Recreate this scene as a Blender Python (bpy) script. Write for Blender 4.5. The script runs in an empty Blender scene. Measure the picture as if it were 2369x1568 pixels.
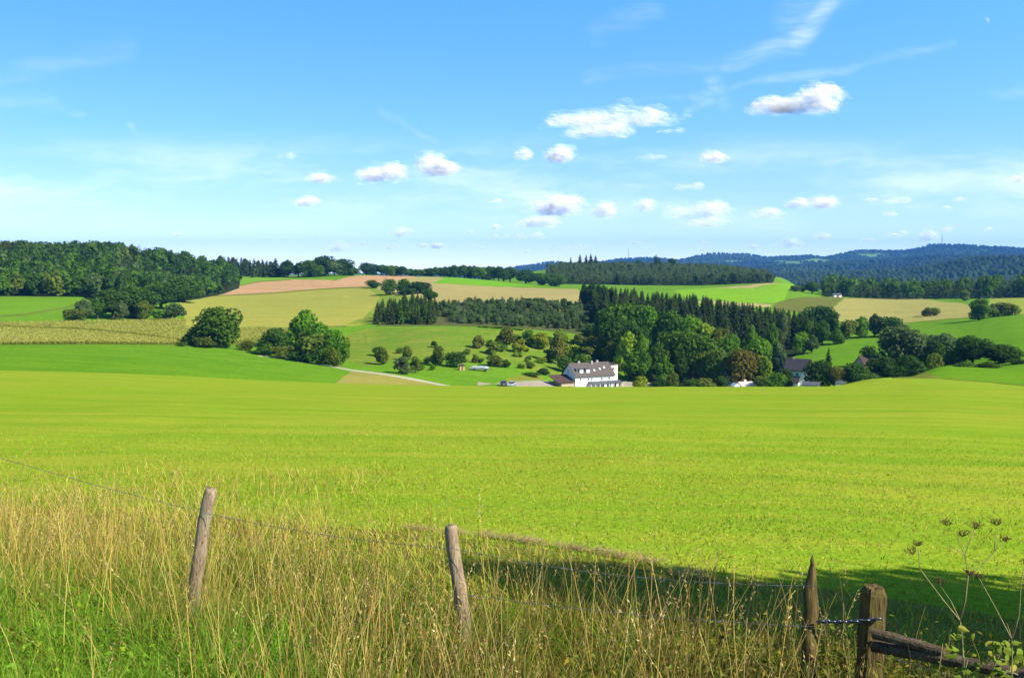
import bpy, math
import numpy as np
from mathutils import Vector, Matrix, geometry

R = math.radians
sc = bpy.context.scene
COL = sc.collection
rng = np.random.default_rng(7)

# ------------------------------------------------------------------ camera, sky, sun, exposure
F = 2275.0                      # focal length in the units of a 2369 x 1568 picture
CX, CY, HOR = 1184.5, 784.0, 600.0
PITCH = math.atan((CY - HOR) / F)
CAMZ = 60.0
cam_d = bpy.data.cameras.new('camera')
cam = bpy.data.objects.new('camera', cam_d)
COL.objects.link(cam)
cam.location = (0, 0, CAMZ)
cam.rotation_euler = (math.pi / 2 - PITCH, 0, 0)
cam_d.sensor_width = 36.0
cam_d.lens = 36.0 * F / 2369.0
cam_d.clip_start = 0.05
cam_d.clip_end = 300000.0
sc.camera = cam

SUN_EL, SUN_AZ = R(38.0), R(122.0)          # azimuth clockwise from the view direction (+Y)
SUN_STRENGTH, SKY_STRENGTH, EXPOSURE = 4.3, 0.15, 1.15
sun_dir = Vector((math.sin(SUN_AZ) * math.cos(SUN_EL), math.cos(SUN_AZ) * math.cos(SUN_EL), math.sin(SUN_EL)))
sl = bpy.data.lights.new('sun', 'SUN')
sl.energy = SUN_STRENGTH
sl.angle = R(0.53)
sl.color = (1.0, 0.93, 0.82)
so = bpy.data.objects.new('sun', sl)
COL.objects.link(so)
so.location = (200, -60, 260)
so.rotation_euler = sun_dir.to_track_quat('Z', 'Y').to_euler()

sc.view_settings.view_transform = 'Standard'
sc.view_settings.look = 'None'
sc.view_settings.exposure = EXPOSURE
sc.view_settings.gamma = 1.0
sc.render.engine = 'CYCLES'
cy = sc.cycles
cy.use_denoising = True
cy.max_bounces = 16
cy.diffuse_bounces = 8
cy.glossy_bounces = 2
cy.transmission_bounces = 4
cy.transparent_max_bounces = 320
cy.volume_bounces = 1
cy.sample_clamp_indirect = 6.0


def pix_dir(x, y):
    """ray through a picture point -> (azimuth, rise per metre of ground distance)"""
    X, Y = (x - CX) / F, (CY - y) / F
    dy = math.cos(PITCH) + Y * math.sin(PITCH)
    dz = -math.sin(PITCH) + Y * math.cos(PITCH)
    h = math.hypot(X, dy)
    return math.atan2(X, dy), dz / h


def x_to_az(x):
    return pix_dir(x, 700)[0]


class NT:
    """small helper to wire nodes"""
    def __init__(self, tree):
        self.t = tree
        self.n = tree.nodes
        self.l = tree.links

    def add(self, typ, **kw):
        nd = self.n.new(typ)
        for k, v in kw.items():
            setattr(nd, k, v)
        return nd

    def put(self, sock, v):
        if hasattr(v, 'is_output') or isinstance(v, bpy.types.NodeSocket):
            self.l.new(v, sock)
        elif v is not None:
            sock.default_value = v

    def math(self, op, a, b=None, c=None, clamp=False):
        nd = self.add('ShaderNodeMath', operation=op, use_clamp=clamp)
        self.put(nd.inputs[0], a)
        if b is not None: self.put(nd.inputs[1], b)
        if c is not None: self.put(nd.inputs[2], c)
        return nd.outputs[0]

    def vmath(self, op, a, b=None, scale=None, out=0):
        nd = self.add('ShaderNodeVectorMath', operation=op)
        self.put(nd.inputs[0], a)
        if b is not None: self.put(nd.inputs[1], b)
        if scale is not None: self.put(nd.inputs['Scale'], scale)
        return nd.outputs[out]

    def noise(self, vec, scale, detail=3.0, rough=0.55, dist=0.0, out='Fac'):
        nd = self.add('ShaderNodeTexNoise')
        self.put(nd.inputs['Vector'], vec)
        nd.inputs['Scale'].default_value = scale
        nd.inputs['Detail'].default_value = detail
        nd.inputs['Roughness'].default_value = rough
        nd.inputs['Distortion'].default_value = dist
        return nd.outputs[out]

    def ramp(self, fac, stops, mode='LINEAR'):
        nd = self.add('ShaderNodeValToRGB')
        cr = nd.color_ramp
        cr.interpolation = mode
        while len(cr.elements) > 1:
            cr.elements.remove(cr.elements[-1])
        for i, (p, c) in enumerate(stops):
            e = cr.elements[0] if i == 0 else cr.elements.new(p)
            e.position = p
            e.color = (c[0], c[1], c[2], 1.0) if not isinstance(c, (int, float)) else (c, c, c, 1.0)
        self.put(nd.inputs['Fac'], fac)
        return nd.outputs['Color']

    def mix(self, fac, a, b, blend='MIX'):
        nd = self.add('ShaderNodeMix', data_type='RGBA', blend_type=blend)
        self.put(nd.inputs[0], fac)
        for s, v in ((nd.inputs[6], a), (nd.inputs[7], b)):
            if isinstance(v, (tuple, list)) and len(v) == 3:
                v = (v[0], v[1], v[2], 1.0)
            self.put(s, v)
        return nd.outputs[2]

    def smooth(self, v, a, b):
        nd = self.add('ShaderNodeMapRange', interpolation_type='SMOOTHSTEP')
        self.put(nd.inputs[0], v)
        nd.inputs[1].default_value = a
        nd.inputs[2].default_value = b
        nd.inputs[3].default_value = 0.0
        nd.inputs[4].default_value = 1.0
        return nd.outputs[0]


# ---- world: physical sky, tinted a little bluer, with thin cirrus by direction
wd = bpy.data.worlds.new('World')
sc.world = wd
wd.cycles.sampling_method = 'MANUAL'
wd.cycles.sample_map_resolution = 512
wd.use_nodes = True
wd.node_tree.nodes.clear()
W = NT(wd.node_tree)
tc = W.add('ShaderNodeTexCoord')
dirv = tc.outputs['Generated']
sep = W.add('ShaderNodeSeparateXYZ')
W.l.new(dirv, sep.inputs[0])
# look the sky up a little above the true direction, where the air is bluer
zz = W.math('MULTIPLY_ADD', sep.outputs[2], 2.6, 0.10)
comb = W.add('ShaderNodeCombineXYZ')
W.l.new(sep.outputs[0], comb.inputs[0]); W.l.new(sep.outputs[1], comb.inputs[1]); W.l.new(zz, comb.inputs[2])
sky = W.add('ShaderNodeTexSky', sky_type='NISHITA')
sky.sun_disc = False
sky.sun_elevation = SUN_EL
sky.sun_rotation = SUN_AZ
sky.altitude = 300
sky.air_density = 1.0
sky.dust_density = 0.4
sky.ozone_density = 1.6
W.l.new(W.vmath('NORMALIZE', comb.outputs[0]), sky.inputs['Vector'])
SKY_TINT = W.ramp(sep.outputs[2], [(0.0, (1.22, 0.97, 0.95)), (0.05, (1.0, 0.98, 1.0)), (0.13, (0.70, 1.04, 1.12)), (0.26, (0.50, 1.06, 1.28)), (0.6, (0.42, 0.62, 0.78)), (1.0, (0.36, 0.52, 0.68))])
base_sky = W.mix(1.0, sky.outputs['Color'], SKY_TINT, 'MULTIPLY')

# tangent-plane coordinates of the sky in front: (x/y, z/y)
ysafe = W.math('MAXIMUM', sep.outputs[1], 0.02)
gx = W.math('DIVIDE', sep.outputs[0], ysafe)
gz = W.math('DIVIDE', sep.outputs[2], ysafe)
gcomb = W.add('ShaderNodeCombineXYZ')
W.l.new(gx, gcomb.inputs[0]); W.l.new(gz, gcomb.inputs[1])
gp = gcomb.outputs[0]
wob = W.noise(gp, 9.0, 3.0, 0.6, out='Color')
gpw = W.vmath('ADD', gp, W.vmath('SCALE', W.vmath('SUBTRACT', wob, (0.5, 0.5, 0.5)), scale=0.030))


def gnom(x, y):
    a, s = pix_dir(x, y)
    c = math.cos(a)
    return (math.tan(a), s / c)


stretch = W.add('ShaderNodeMapping')
stretch.inputs['Rotation'].default_value = (0, 0, R(-14))
stretch.inputs['Scale'].default_value = (6.0, 46.0, 1.0)
W.l.new(gpw, stretch.inputs[0])
fil = W.noise(stretch.outputs[0], 1.0, 6.0, 0.62)
filc = W.smooth(fil, 0.36, 0.72)
cir = None
STREAKS = [  # x1, y1, x2, y2, half width, strength
    (1985, -60, 1835, 105, 24, 0.55), (1835, 105, 1690, 140, 22, 0.42), (1690, 140, 1360, 172, 16, 0.22),
    (1950, -30, 1840, 40, 46, 0.22), (2210, 100, 1960, 160, 11, 0.25), (1960, 160, 1600, 222, 11, 0.26), (1600, 222, 1400, 245, 9, 0.12),
    (1660, 180, 1680, 232, 20, 0.26), (1685, 205, 1590, 255, 12, 0.24), (1660, 200, 1720, 240, 10, 0.2),
    (1380, 75, 1520, 15, 26, 0.14), (0, 190, 290, 105, 26, 0.13), (-40, 250, 110, 238, 22, 0.22), (100, 238, 185, 268, 9, 0.22),
    (305, 285, 337, 362, 9, 0.22), (870, 265, 1010, 335, 10, 0.14), (140, 335, 230, 385, 16, 0.14), (2300, 215, 2420, 205, 16, 0.22),
]
for x1, y1, x2, y2, hw, st in STREAKS:
    a = gnom(x1, y1); b = gnom(x2, y2)
    ba = (b[0] - a[0], b[1] - a[1], 0.0)
    L2 = ba[0] ** 2 + ba[1] ** 2
    pa = W.vmath('SUBTRACT', gpw, (a[0], a[1], 0.0))
    t = W.math('DIVIDE', W.vmath('DOT_PRODUCT', pa, ba, out=1), L2, clamp=False)
    tcl = W.math('MINIMUM', W.math('MAXIMUM', t, 0.0), 1.0)
    dv = W.vmath('SUBTRACT', pa, W.vmath('SCALE', ba, scale=tcl))
    ds = W.vmath('LENGTH', dv, out=1)
    m = W.smooth(ds, hw * 1.6 / F, 0.0)
    m = W.math('MULTIPLY', m, st * 0.62)
    cir = m if cir is None else W.math('MAXIMUM', cir, m)
cir = W.math('MULTIPLY', cir, W.math('MULTIPLY_ADD', filc, 0.95, 0.10))
# pale veils low in the sky
veil_map = W.add('ShaderNodeMapping')
veil_map.inputs['Rotation'].default_value = (0, 0, R(-4))
veil_map.inputs['Scale'].default_value = (3.2, 17.0, 1.0)
W.l.new(gpw, veil_map.inputs[0])
vn = W.smooth(W.noise(veil_map.outputs[0], 1.3, 5.0, 0.6), 0.40, 0.70)
band = W.math('MULTIPLY', W.smooth(gz, 0.005, 0.07), W.smooth(gz, 0.135, 0.085))
veil = W.math('MULTIPLY', W.math('MULTIPLY', vn, band), 0.34)
cirrus = W.math('MAXIMUM', cir, veil)
# cirrus: sunlit ice, so it adds white light
bg = W.add('ShaderNodeBackground')
bg.inputs['Strength'].default_value = SKY_STRENGTH
white = W.mix(cirrus, base_sky, (5.2, 5.2, 5.3))
W.l.new(white, bg.inputs['Color'])
wo = W.add('ShaderNodeOutputWorld')
W.l.new(bg.outputs[0], wo.inputs['Surface'])


# ------------------------------------------------------------------ small helpers for objects
def tag(o, label=None, cat=None, group=None, kind=None):
    if label: o['label'] = label
    if cat: o['category'] = cat
    if group: o['group'] = group
    if kind: o['kind'] = kind
    return o


def link(o, parent=None):
    COL.objects.link(o)
    if parent is not None:
        o.parent = parent
    return o


def empty(name, loc, rz=0.0, scale=(1, 1, 1)):
    o = bpy.data.objects.new(name, None)
    o.empty_display_size = 0.3
    o.location = loc
    o.rotation_euler = (0, 0, rz)
    o.scale = scale
    return link(o)


def mesh_np(name, verts, quads=None, tris=None, mat=None, attrs=None, smooth=False):
    """mesh from numpy arrays; attrs: {name: (type, values per vertex)}"""
    me = bpy.data.meshes.new(name)
    verts = np.asarray(verts, np.float32)
    fl = []
    tot = []
    if quads is not None and len(quads):
        fl.append(np.asarray(quads, np.int32).reshape(-1)); tot.append(np.full(len(quads), 4, np.int32))
    if tris is not None and len(tris):
        fl.append(np.asarray(tris, np.int32).reshape(-1)); tot.append(np.full(len(tris), 3, np.int32))
    loops = np.concatenate(fl); totals = np.concatenate(tot)
    starts = np.concatenate([[0], np.cumsum(totals)[:-1]]).astype(np.int32)
    me.vertices.add(len(verts)); me.vertices.foreach_set('co', verts.reshape(-1))
    me.loops.add(len(loops)); me.loops.foreach_set('vertex_index', loops)
    me.polygons.add(len(totals))
    me.polygons.foreach_set('loop_start', starts)
    me.polygons.foreach_set('loop_total', totals)
    if smooth:
        me.polygons.foreach_set('use_smooth', np.ones(len(totals), bool))
    for k, (typ, vals) in (attrs or {}).items():
        at = me.attributes.new(k, typ, 'POINT')
        vals = np.asarray(vals, np.float32)
        at.data.foreach_set('color' if typ == 'FLOAT_COLOR' else 'value', vals.reshape(-1))
    if mat is not None:
        me.materials.append(mat)
    me.update(calc_edges=True)
    return me


def obj(name, me, parent=None, loc=None):
    o = bpy.data.objects.new(name, me)
    if loc is not None: o.location = loc
    return link(o, parent)


class MB:
    """collects simple solids into one mesh"""
    def __init__(self):
        self.v = []; self.f = []

    def add(self, vs, fs):
        b = len(self.v)
        self.v += [tuple(v) for v in vs]
        self.f += [tuple(i + b for i in f) for f in fs]
        return self

    def box(self, x0, x1, y0, y1, z0, z1):
        return self.add([(x0, y0, z0), (x1, y0, z0), (x1, y1, z0), (x0, y1, z0), (x0, y0, z1), (x1, y0, z1), (x1, y1, z1), (x0, y1, z1)],
                        [(0, 3, 2, 1), (4, 5, 6, 7), (0, 1, 5, 4), (1, 2, 6, 5), (2, 3, 7, 6), (3, 0, 4, 7)])

    def prism(self, pts, off):
        """polygon (list of 3-D points) pushed along the vector off"""
        n = len(pts)
        a = [Vector(p) for p in pts]
        o = Vector(off)
        vs = a + [p + o for p in a]
        fs = [tuple(range(n))[::-1], tuple(range(n, 2 * n))]
        for i in range(n):
            j = (i + 1) % n
            fs.append((i, j, n + j, n + i))
        return self.add(vs, fs)

    def tube(self, pts, rads, n=8, cap=True, jitter=0.0, rnd=None):
        pts = [Vector(p) for p in pts]
        rings = []
        up = None
        for i, p in enumerate(pts):
            d = (pts[min(i + 1, len(pts) - 1)] - pts[max(i - 1, 0)]).normalized()
            if up is None:
                up = Vector((1, 0, 0)) if abs(d.x) < 0.8 else Vector((0, 1, 0))
            u = (up - d * up.dot(d)).normalized()
            up = u
            w = d.cross(u)
            r = rads[i] if hasattr(rads, '__len__') else rads
            ring = []
            for k in range(n):
                an = 2 * math.pi * k / n
                rr = r * (1 + (rnd.uniform(-jitter, jitter) if rnd is not None and jitter else 0))
                ring.append(p + (u * math.cos(an) + w * math.sin(an)) * rr)
            rings.append(ring)
        vs = [v for r in rings for v in r]
        fs = []
        for i in range(len(rings) - 1):
            for k in range(n):
                k2 = (k + 1) % n
                fs.append((i * n + k, i * n + k2, (i + 1) * n + k2, (i + 1) * n + k))
        if cap:
            fs.append(tuple(range(n))[::-1])
            fs.append(tuple(range((len(rings) - 1) * n, len(rings) * n)))
        return self.add(vs, fs)

    def build(self, name, mat, parent=None, smooth=False, loc=None, bevel=0.0):
        me = bpy.data.meshes.new(name)
        me.from_pydata(self.v, [], self.f)
        me.materials.append(mat)
        if smooth:
            me.polygons.foreach_set('use_smooth', np.ones(len(me.polygons), bool))
        me.update()
        o = obj(name, me, parent, loc)
        if bevel:
            m = o.modifiers.new('bevel', 'BEVEL'); m.width = bevel; m.segments = 2; m.limit_method = 'ANGLE'
        return o


# ------------------------------------------------------------------ materials
def new_mat(name):
    m = bpy.data.materials.new(name)
    m.use_nodes = True
    m.node_tree.nodes.clear()
    return m, NT(m.node_tree)


def principled(N, color, rough=0.9, spec=0.15, bump=None, bstr=0.3, bdist=0.05, metal=0.0):
    p = N.add('ShaderNodeBsdfPrincipled')
    N.put(p.inputs['Base Color'], color if not isinstance(color, tuple) else (color[0], color[1], color[2], 1.0))
    p.inputs['Roughness'].default_value = rough
    p.inputs['Specular IOR Level'].default_value = spec
    p.inputs['Metallic'].default_value = metal
    if bump is not None:
        b = N.add('ShaderNodeBump')
        b.inputs['Strength'].default_value = bstr
        b.inputs['Distance'].default_value = bdist
        N.put(b.inputs['Height'], bump)
        N.l.new(b.outputs[0], p.inputs['Normal'])
    o = N.add('ShaderNodeOutputMaterial')
    N.l.new(p.outputs[0], o.inputs['Surface'])
    return p


def mat_ground(name, c1, c2, c3=None, big=0.02, mid=0.25, fine=3.0, streak=None, bump=0.4, bdist=0.08, streak_amt=0.5, big_amt=1.0):
    """ground cover: large patches, mid patches, fine grain and optional drill lines (angle, spacing)"""
    m, N = new_mat(name)
    g = N.add('ShaderNodeNewGeometry')
    pos = g.outputs['Position']
    nb = N.smooth(N.noise(pos, big, 4, 0.6), 0.35, 0.65)
    nm = N.smooth(N.noise(pos, mid, 4, 0.65), 0.3, 0.7)
    nf = N.noise(pos, fine, 3, 0.7)
    f = N.math('ADD', N.math('MULTIPLY', nb, 0.5 * big_amt), N.math('MULTIPLY', nm, 0.5), clamp=True)
    col = N.mix(f, c1, c2)
    if streak:
        ang, sp = streak
        mp = N.add('ShaderNodeMapping', vector_type='TEXTURE')
        mp.inputs['Rotation'].default_value = (0, 0, ang + math.pi / 2)
        mp.inputs['Scale'].default_value = (sp, sp / 0.07, 1.0)
        N.l.new(pos, mp.inputs[0])
        ns = N.smooth(N.noise(mp.outputs[0], 1.0, 4, 0.6), 0.35, 0.68)
        col = N.mix(N.math('MULTIPLY', ns, streak_amt), col, c3 or c2)
    shade = N.math('MULTIPLY_ADD', nf, 0.9, 0.55)
    hsv = N.add('ShaderNodeHueSaturation')
    N.l.new(col, hsv.inputs['Color']); N.l.new(shade, hsv.inputs['Value'])
    principled(N, hsv.outputs[0], 1.0, 0.0, nf, bump, bdist)
    return m


def mat_leaf(name, use_obj=True, trans=0.35, var=0.75):
    m, N = new_mat(name)
    if use_obj:
        oi = N.add('ShaderNodeObjectInfo')
        col = oi.outputs['Color']
    else:
        at = N.add('ShaderNodeAttribute'); at.attribute_name = 'tint'
        col = at.outputs['Color']
    av = N.add('ShaderNodeAttribute'); av.attribute_name = 'var'
    hsv = N.add('ShaderNodeHueSaturation')
    N.put(hsv.inputs['Color'], col)
    N.put(hsv.inputs['Value'], N.math('MULTIPLY_ADD', av.outputs['Fac'], var, 1.0 - var * 0.5))
    N.put(hsv.inputs['Hue'], N.math('MULTIPLY_ADD', av.outputs['Fac'], -0.022, 0.511))
    d = N.add('ShaderNodeBsdfDiffuse'); N.l.new(hsv.outputs[0], d.inputs[0])
    t = N.add('ShaderNodeBsdfTranslucent'); N.l.new(hsv.outputs[0], t.inputs[0])
    mx = N.add('ShaderNodeMixShader'); mx.inputs[0].default_value = trans
    N.l.new(d.outputs[0], mx.inputs[1]); N.l.new(t.outputs[0], mx.inputs[2])
    o = N.add('ShaderNodeOutputMaterial'); N.l.new(mx.outputs[0], o.inputs['Surface'])
    return m


def mat_simple(name, c, c2=None, scale=8.0, rough=0.7, spec=0.3, bump=0.0, bdist=0.01, vec='Object', stretch=(1, 1, 1), metal=0.0):
    m, N = new_mat(name)
    t = N.add('ShaderNodeTexCoord')
    mp = N.add('ShaderNodeMapping'); mp.inputs['Scale'].default_value = stretch
    N.l.new(t.outputs[vec], mp.inputs[0])
    n = N.noise(mp.outputs[0], scale, 5, 0.65)
    col = N.mix(N.smooth(n, 0.3, 0.7), c, c2 or tuple(v * 0.8 for v in c))
    principled(N, col, rough, spec, n if bump else None, bump, bdist, metal)
    return m


M_LEAF = mat_leaf('leaf', trans=0.42)
M_LEAF_MASS = mat_leaf('leaf_mass', use_obj=False, trans=0.4)
M_BARK = mat_simple('bark', (0.10, 0.075, 0.05), (0.05, 0.04, 0.03), 3.0, 0.95, 0.05, 0.5, 0.05, stretch=(4, 4, 1))


# ------------------------------------------------------------------ terrain height: cross-sections by direction
def pchip(xk, yk, xq):
    xk = np.asarray(xk, float); yk = np.asarray(yk, float)
    h = np.diff(xk); dl = np.diff(yk, axis=0) / (h if yk.ndim == 1 else h[:, None])
    n = len(xk)
    m = np.zeros_like(yk)
    if n > 2:
        h0, h1 = h[:-1], h[1:]
        if yk.ndim > 1: h0 = h0[:, None]; h1 = h1[:, None]
        w1, w2 = 2 * h1 + h0, h1 + 2 * h0
        with np.errstate(divide='ignore', invalid='ignore'):
            mm = (w1 + w2) / (w1 / dl[:-1] + w2 / dl[1:])
        m[1:-1] = np.where(dl[:-1] * dl[1:] > 0, mm, 0.0)
    m[0] = dl[0]; m[-1] = dl[-1]
    i = np.clip(np.searchsorted(xk, xq, side='right') - 1, 0, n - 2)
    t = np.clip((xq - xk[i]) / h[i], 0, 1)
    hi = h[i]
    if yk.ndim > 1: t = t[:, None]; hi = hi[:, None]
    return ((2 * t ** 3 - 3 * t ** 2 + 1) * yk[i] + (t ** 3 - 2 * t ** 2 + t) * hi * m[i]
            + (-2 * t ** 3 + 3 * t ** 2) * yk[i + 1] + (t ** 3 - t ** 2) * hi * m[i + 1])


NEAR = [(0.02, -1.7), (1.2, -1.7), (2.2, -1.85), (3.4, -2.3), (4.8, -2.75), (6.2, -2.93), (8, -3.0), (10, -3.1), (14, -3.5), (20, -4.15)]
# column at picture x: [(distance, picture y of the ground there)], the first entry is the crest of the near meadow
COLS = {
    -900: [(140, 856), (175, 865), (210, 855), (330, 797), (450, 745), (560, 695), (620, 682), (700, 658), (850, 607), (950, 597), (1100, 612)],
    0:    [(140, 857), (175, 865), (210, 856), (330, 797), (450, 747), (560, 692), (620, 682), (700, 655), (850, 602), (950, 594), (1100, 610)],
    200:  [(140, 862), (175, 871), (212, 862), (335, 797), (455, 743), (560, 695), (620, 680), (700, 655), (850, 602), (950, 594), (1100, 610)],
    400:  [(140, 869), (178, 880), (218, 868), (345, 798), (460, 742), (560, 712), (650, 692), (740, 678), (850, 622), (950, 612), (1100, 630)],
    550:  [(138, 877), (180, 892), (230, 874), (348, 805), (450, 757), (600, 712), (720, 685), (800, 668), (880, 652), (960, 640), (1100, 650)],
    800:  [(135, 887), (180, 905), (235, 887), (290, 858), (350, 828), (410, 790), (450, 757), (600, 703), (730, 669), (890, 638), (950, 634), (1080, 642)],
    1000: [(133, 892), (180, 918), (240, 905), (285, 886), (335, 845), (440, 757), (500, 735), (560, 706), (690, 668), (800, 652), (900, 640), (1060, 652)],
    1200: [(130, 894), (180, 924), (250, 915), (308, 890), (350, 852), (440, 768), (500, 737), (560, 702), (720, 671), (800, 663), (900, 655), (1060, 656), (1250, 634), (1400, 634), (1650, 665)],
    1350: [(130, 895), (180, 932), (260, 924), (325, 899), (350, 880), (440, 790), (500, 747), (560, 705), (700, 672), (800, 668), (950, 663), (1050, 654), (1300, 617), (1420, 617), (1650, 650)],
    1600: [(130, 895), (180, 936), (260, 926), (330, 900), (380, 866), (450, 800), (520, 745), (600, 710), (700, 692), (850, 668), (950, 662), (1050, 655), (1300, 621), (1420, 621), (1650, 660)],
    1800: [(130, 895), (180, 936), (260, 926), (325, 900), (380, 858), (450, 800), (520, 760), (600, 728), (720, 695), (850, 666), (950, 656), (1050, 656), (1300, 641), (1420, 645), (1650, 690)],
    1900: [(130, 894), (165, 906), (200, 928), (260, 925), (325, 898), (380, 845), (460, 785), (560, 742), (650, 716), (750, 694), (850, 683), (950, 672), (1100, 682), (1600, 700)],
    2050: [(128, 893), (165, 874), (195, 893), (260, 916), (320, 890), (380, 833), (450, 782), (560, 747), (700, 711), (850, 690), (950, 685), (1100, 700)],
    2200: [(125, 893), (162, 877), (186, 862), (212, 848), (245, 872), (290, 868), (330, 843), (400, 800), (480, 760), (560, 738), (700, 706), (850, 692), (950, 689), (1100, 706)],
    2369: [(122, 899), (150, 891.5), (182, 871), (212, 855.5), (245, 871), (280, 850), (330, 815), (400, 775), (480, 742), (560, 724), (700, 696), (850, 689), (950, 691), (1100, 706)],
    3300: [(120, 902), (150, 893), (182, 873), (212, 857), (245, 871), (280, 850), (330, 815), (400, 775), (480, 742), (560, 724), (700, 696), (850, 689), (950, 691), (1100, 706)],
}
# far ridges: picture y of the ground along the ridge line at one distance
FAR = {
    2000: [(-900, 690), (1200, 690), (1600, 690), (2000, 690), (3300, 690)],
    2900: [(-900, 655), (1200, 650), (1600, 648), (1800, 646), (2000, 638), (2130, 628), (2200, 617), (2369, 606), (3300, 600)],
    3500: [(-900, 662), (1600, 656), (2000, 645), (2369, 628), (3300, 620)],
    4400: [(-900, 640), (1100, 636), (1200, 632), (1290, 626), (1400, 622), (1600, 616), (1760, 622), (1850, 621), (1950, 611), (2078, 607), (2200, 596), (2369, 594), (3300, 590)],
    5300: [(-900, 645), (1100, 640), (1600, 618), (1760, 619), (1930, 612), (2078, 606), (2369, 597), (3300, 595)],
    6800: [(-900, 640), (1100, 630), (1160, 624), (1200, 618), (1240, 613), (1290, 609), (1330, 612), (1400, 606), (1450, 601), (1510, 600), (1560, 604), (1600, 599), (1640, 592), (1720, 590), (1775, 598),
           (1800, 596), (1870, 594), (1905, 597), (1950, 589), (1990, 583), (2060, 584), (2110, 580), (2135, 575), (2160, 571), (2220, 569), (2300, 573), (2369, 577), (2600, 580), (3300, 585)],
    8200: [(-900, 660), (1600, 640), (2369, 610), (3300, 610)],
    12500: [(-900, 660), (3300, 660)],
}


def y_to_slope(x, y):
    return pix_dir(x, y)[1]


DGRID = np.unique(np.concatenate([np.geomspace(0.02, 12500, 460), np.geomspace(100, 1500, 260)]))
LD = np.log(DGRID)
_cx = sorted(COLS)
_rows = []
for x in _cx:
    kd = [d for d, z in NEAR]; kz = [z for d, z in NEAR]
    dc, yc = COLS[x][0]
    zc = y_to_slope(x, yc) * dc
    for d in (32, 48, 70, 95):
        if d < dc - 10:
            t = (d - 20) / (dc - 20)
            kd.append(d); kz.append(-4.15 + (zc + 4.15) * t + 0.5 * t * (1 - t) * 4 * 0.35)
    for d, y in COLS[x]:
        kd.append(d); kz.append(y_to_slope(x, y) * d)
    for d in sorted(FAR):
        fx = [a for a, b in FAR[d]]; fy = [b for a, b in FAR[d]]
        kd.append(d); kz.append(y_to_slope(x, float(np.interp(x, fx, fy))) * d)
    _rows.append(pchip(np.log(kd), np.array(kz), LD))
_rows = np.array(_rows)                                   # [column, distance]
AZ0, AZ1, NAZ = R(-75), R(75), 1501
AZG = np.linspace(AZ0, AZ1, NAZ)
_caz = np.array([x_to_az(x) for x in _cx])
ZG = pchip(_caz, _rows, np.clip(AZG, _caz[0], _caz[-1]))  # [azimuth, distance]
# far ridges keep their own fine outline
_farD = sorted(FAR)
_fx = np.array([math.degrees(0)] * 0)
_xg = CX + np.tan(np.clip(AZG, -1.2, 1.2)) * F * 1.0025
i0 = np.searchsorted(DGRID, 1999)
_ks, _kz = [], []
base_i = np.searchsorted(DGRID, 1650)
ks = [DGRID[base_i]] + _farD
kz = [ZG[:, base_i]]
for d in _farD:
    fx = [a for a, b in FAR[d]]; fy = [b for a, b in FAR[d]]
    yy = pchip(fx, fy, np.clip(_xg, fx[0], fx[-1]))
    sl_ = np.array([y_to_slope(min(max(x, -900), 3300), y) for x, y in zip(_xg, yy)])
    kz.append(sl_ * d)
sel = DGRID >= DGRID[base_i]
ZG[:, sel] = pchip(np.log(ks), np.array(kz), LD[sel]).T
_fade = np.clip((np.abs(AZG) - R(50)) / R(25), 0, 1)[:, None]
_fade = _fade * _fade * (3 - 2 * _fade)
_side = np.interp(LD, np.log([0.02, 3, 8, 14, 40, 130, 400, 1000, 12500]), [-1.7, -1.9, -2.4, -3.0, -5, -10, -14, -20, -60])
ZG = ZG * (1 - _fade) + _side[None, :] * _fade


def relz(az, d):
    az = np.asarray(az, float); d = np.asarray(d, float)
    a = np.clip((az - AZ0) / (AZ1 - AZ0) * (NAZ - 1), 0, NAZ - 1.001)
    ai = a.astype(int); af = a - ai
    l = np.log(np.maximum(d, 0.02))
    di = np.clip(np.searchsorted(LD, l, side='right') - 1, 0, len(LD) - 2)
    df = np.clip((l - LD[di]) / (LD[di + 1] - LD[di]), 0, 1)
    return ((ZG[ai, di] * (1 - df) + ZG[ai, di + 1] * df) * (1 - af) + (ZG[ai + 1, di] * (1 - df) + ZG[ai + 1, di + 1] * df) * af)


def vnoise(x, y, s, seed=0):
    """smooth value noise, -1..1"""
    x = np.asarray(x, float) / s; y = np.asarray(y, float) / s
    xi = np.floor(x).astype(np.int64); yi = np.floor(y).astype(np.int64)
    fx = x - xi; fy = y - yi
    fx = fx * fx * (3 - 2 * fx); fy = fy * fy * (3 - 2 * fy)

    def hsh(i, j):
        h = (i * 374761393 + j * 668265263 + seed * 974634777) & 0x7fffffff
        h = ((h ^ (h >> 13)) * 1274126177) & 0x7fffffff
        return ((h ^ (h >> 16)) & 0xffff) / 32767.5 - 1
    return (hsh(xi, yi) * (1 - fx) + hsh(xi + 1, yi) * fx) * (1 - fy) + (hsh(xi, yi + 1) * (1 - fx) + hsh(xi + 1, yi + 1) * fx) * fy


def ground_ad(az, d):
    """world height of the ground"""
    az = np.asarray(az, float); d = np.asarray(d, float)
    x = np.sin(az) * d; y = np.cos(az) * d
    z = relz(az, d)
    amp = np.clip((d - 2) / 12, 0, 1)
    z = z + amp * (0.05 * vnoise(x, y, 2.3, 1) + 0.06 * vnoise(x, y, 7, 2)) * np.clip(60 / np.maximum(d, 1), 0.2, 1)
    z = z + np.clip((d - 160) / 100, 0, 1) * 0.5 * vnoise(x, y, 60, 3)
    z = z + np.clip((d - 2300) / 500, 0, 1) * (9 * vnoise(x, y, 260, 4) + 6 * vnoise(x, y, 120, 5))
    return CAMZ + z


def ground(x, y):
    return ground_ad(np.arctan2(x, y), np.hypot(x, y))


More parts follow.
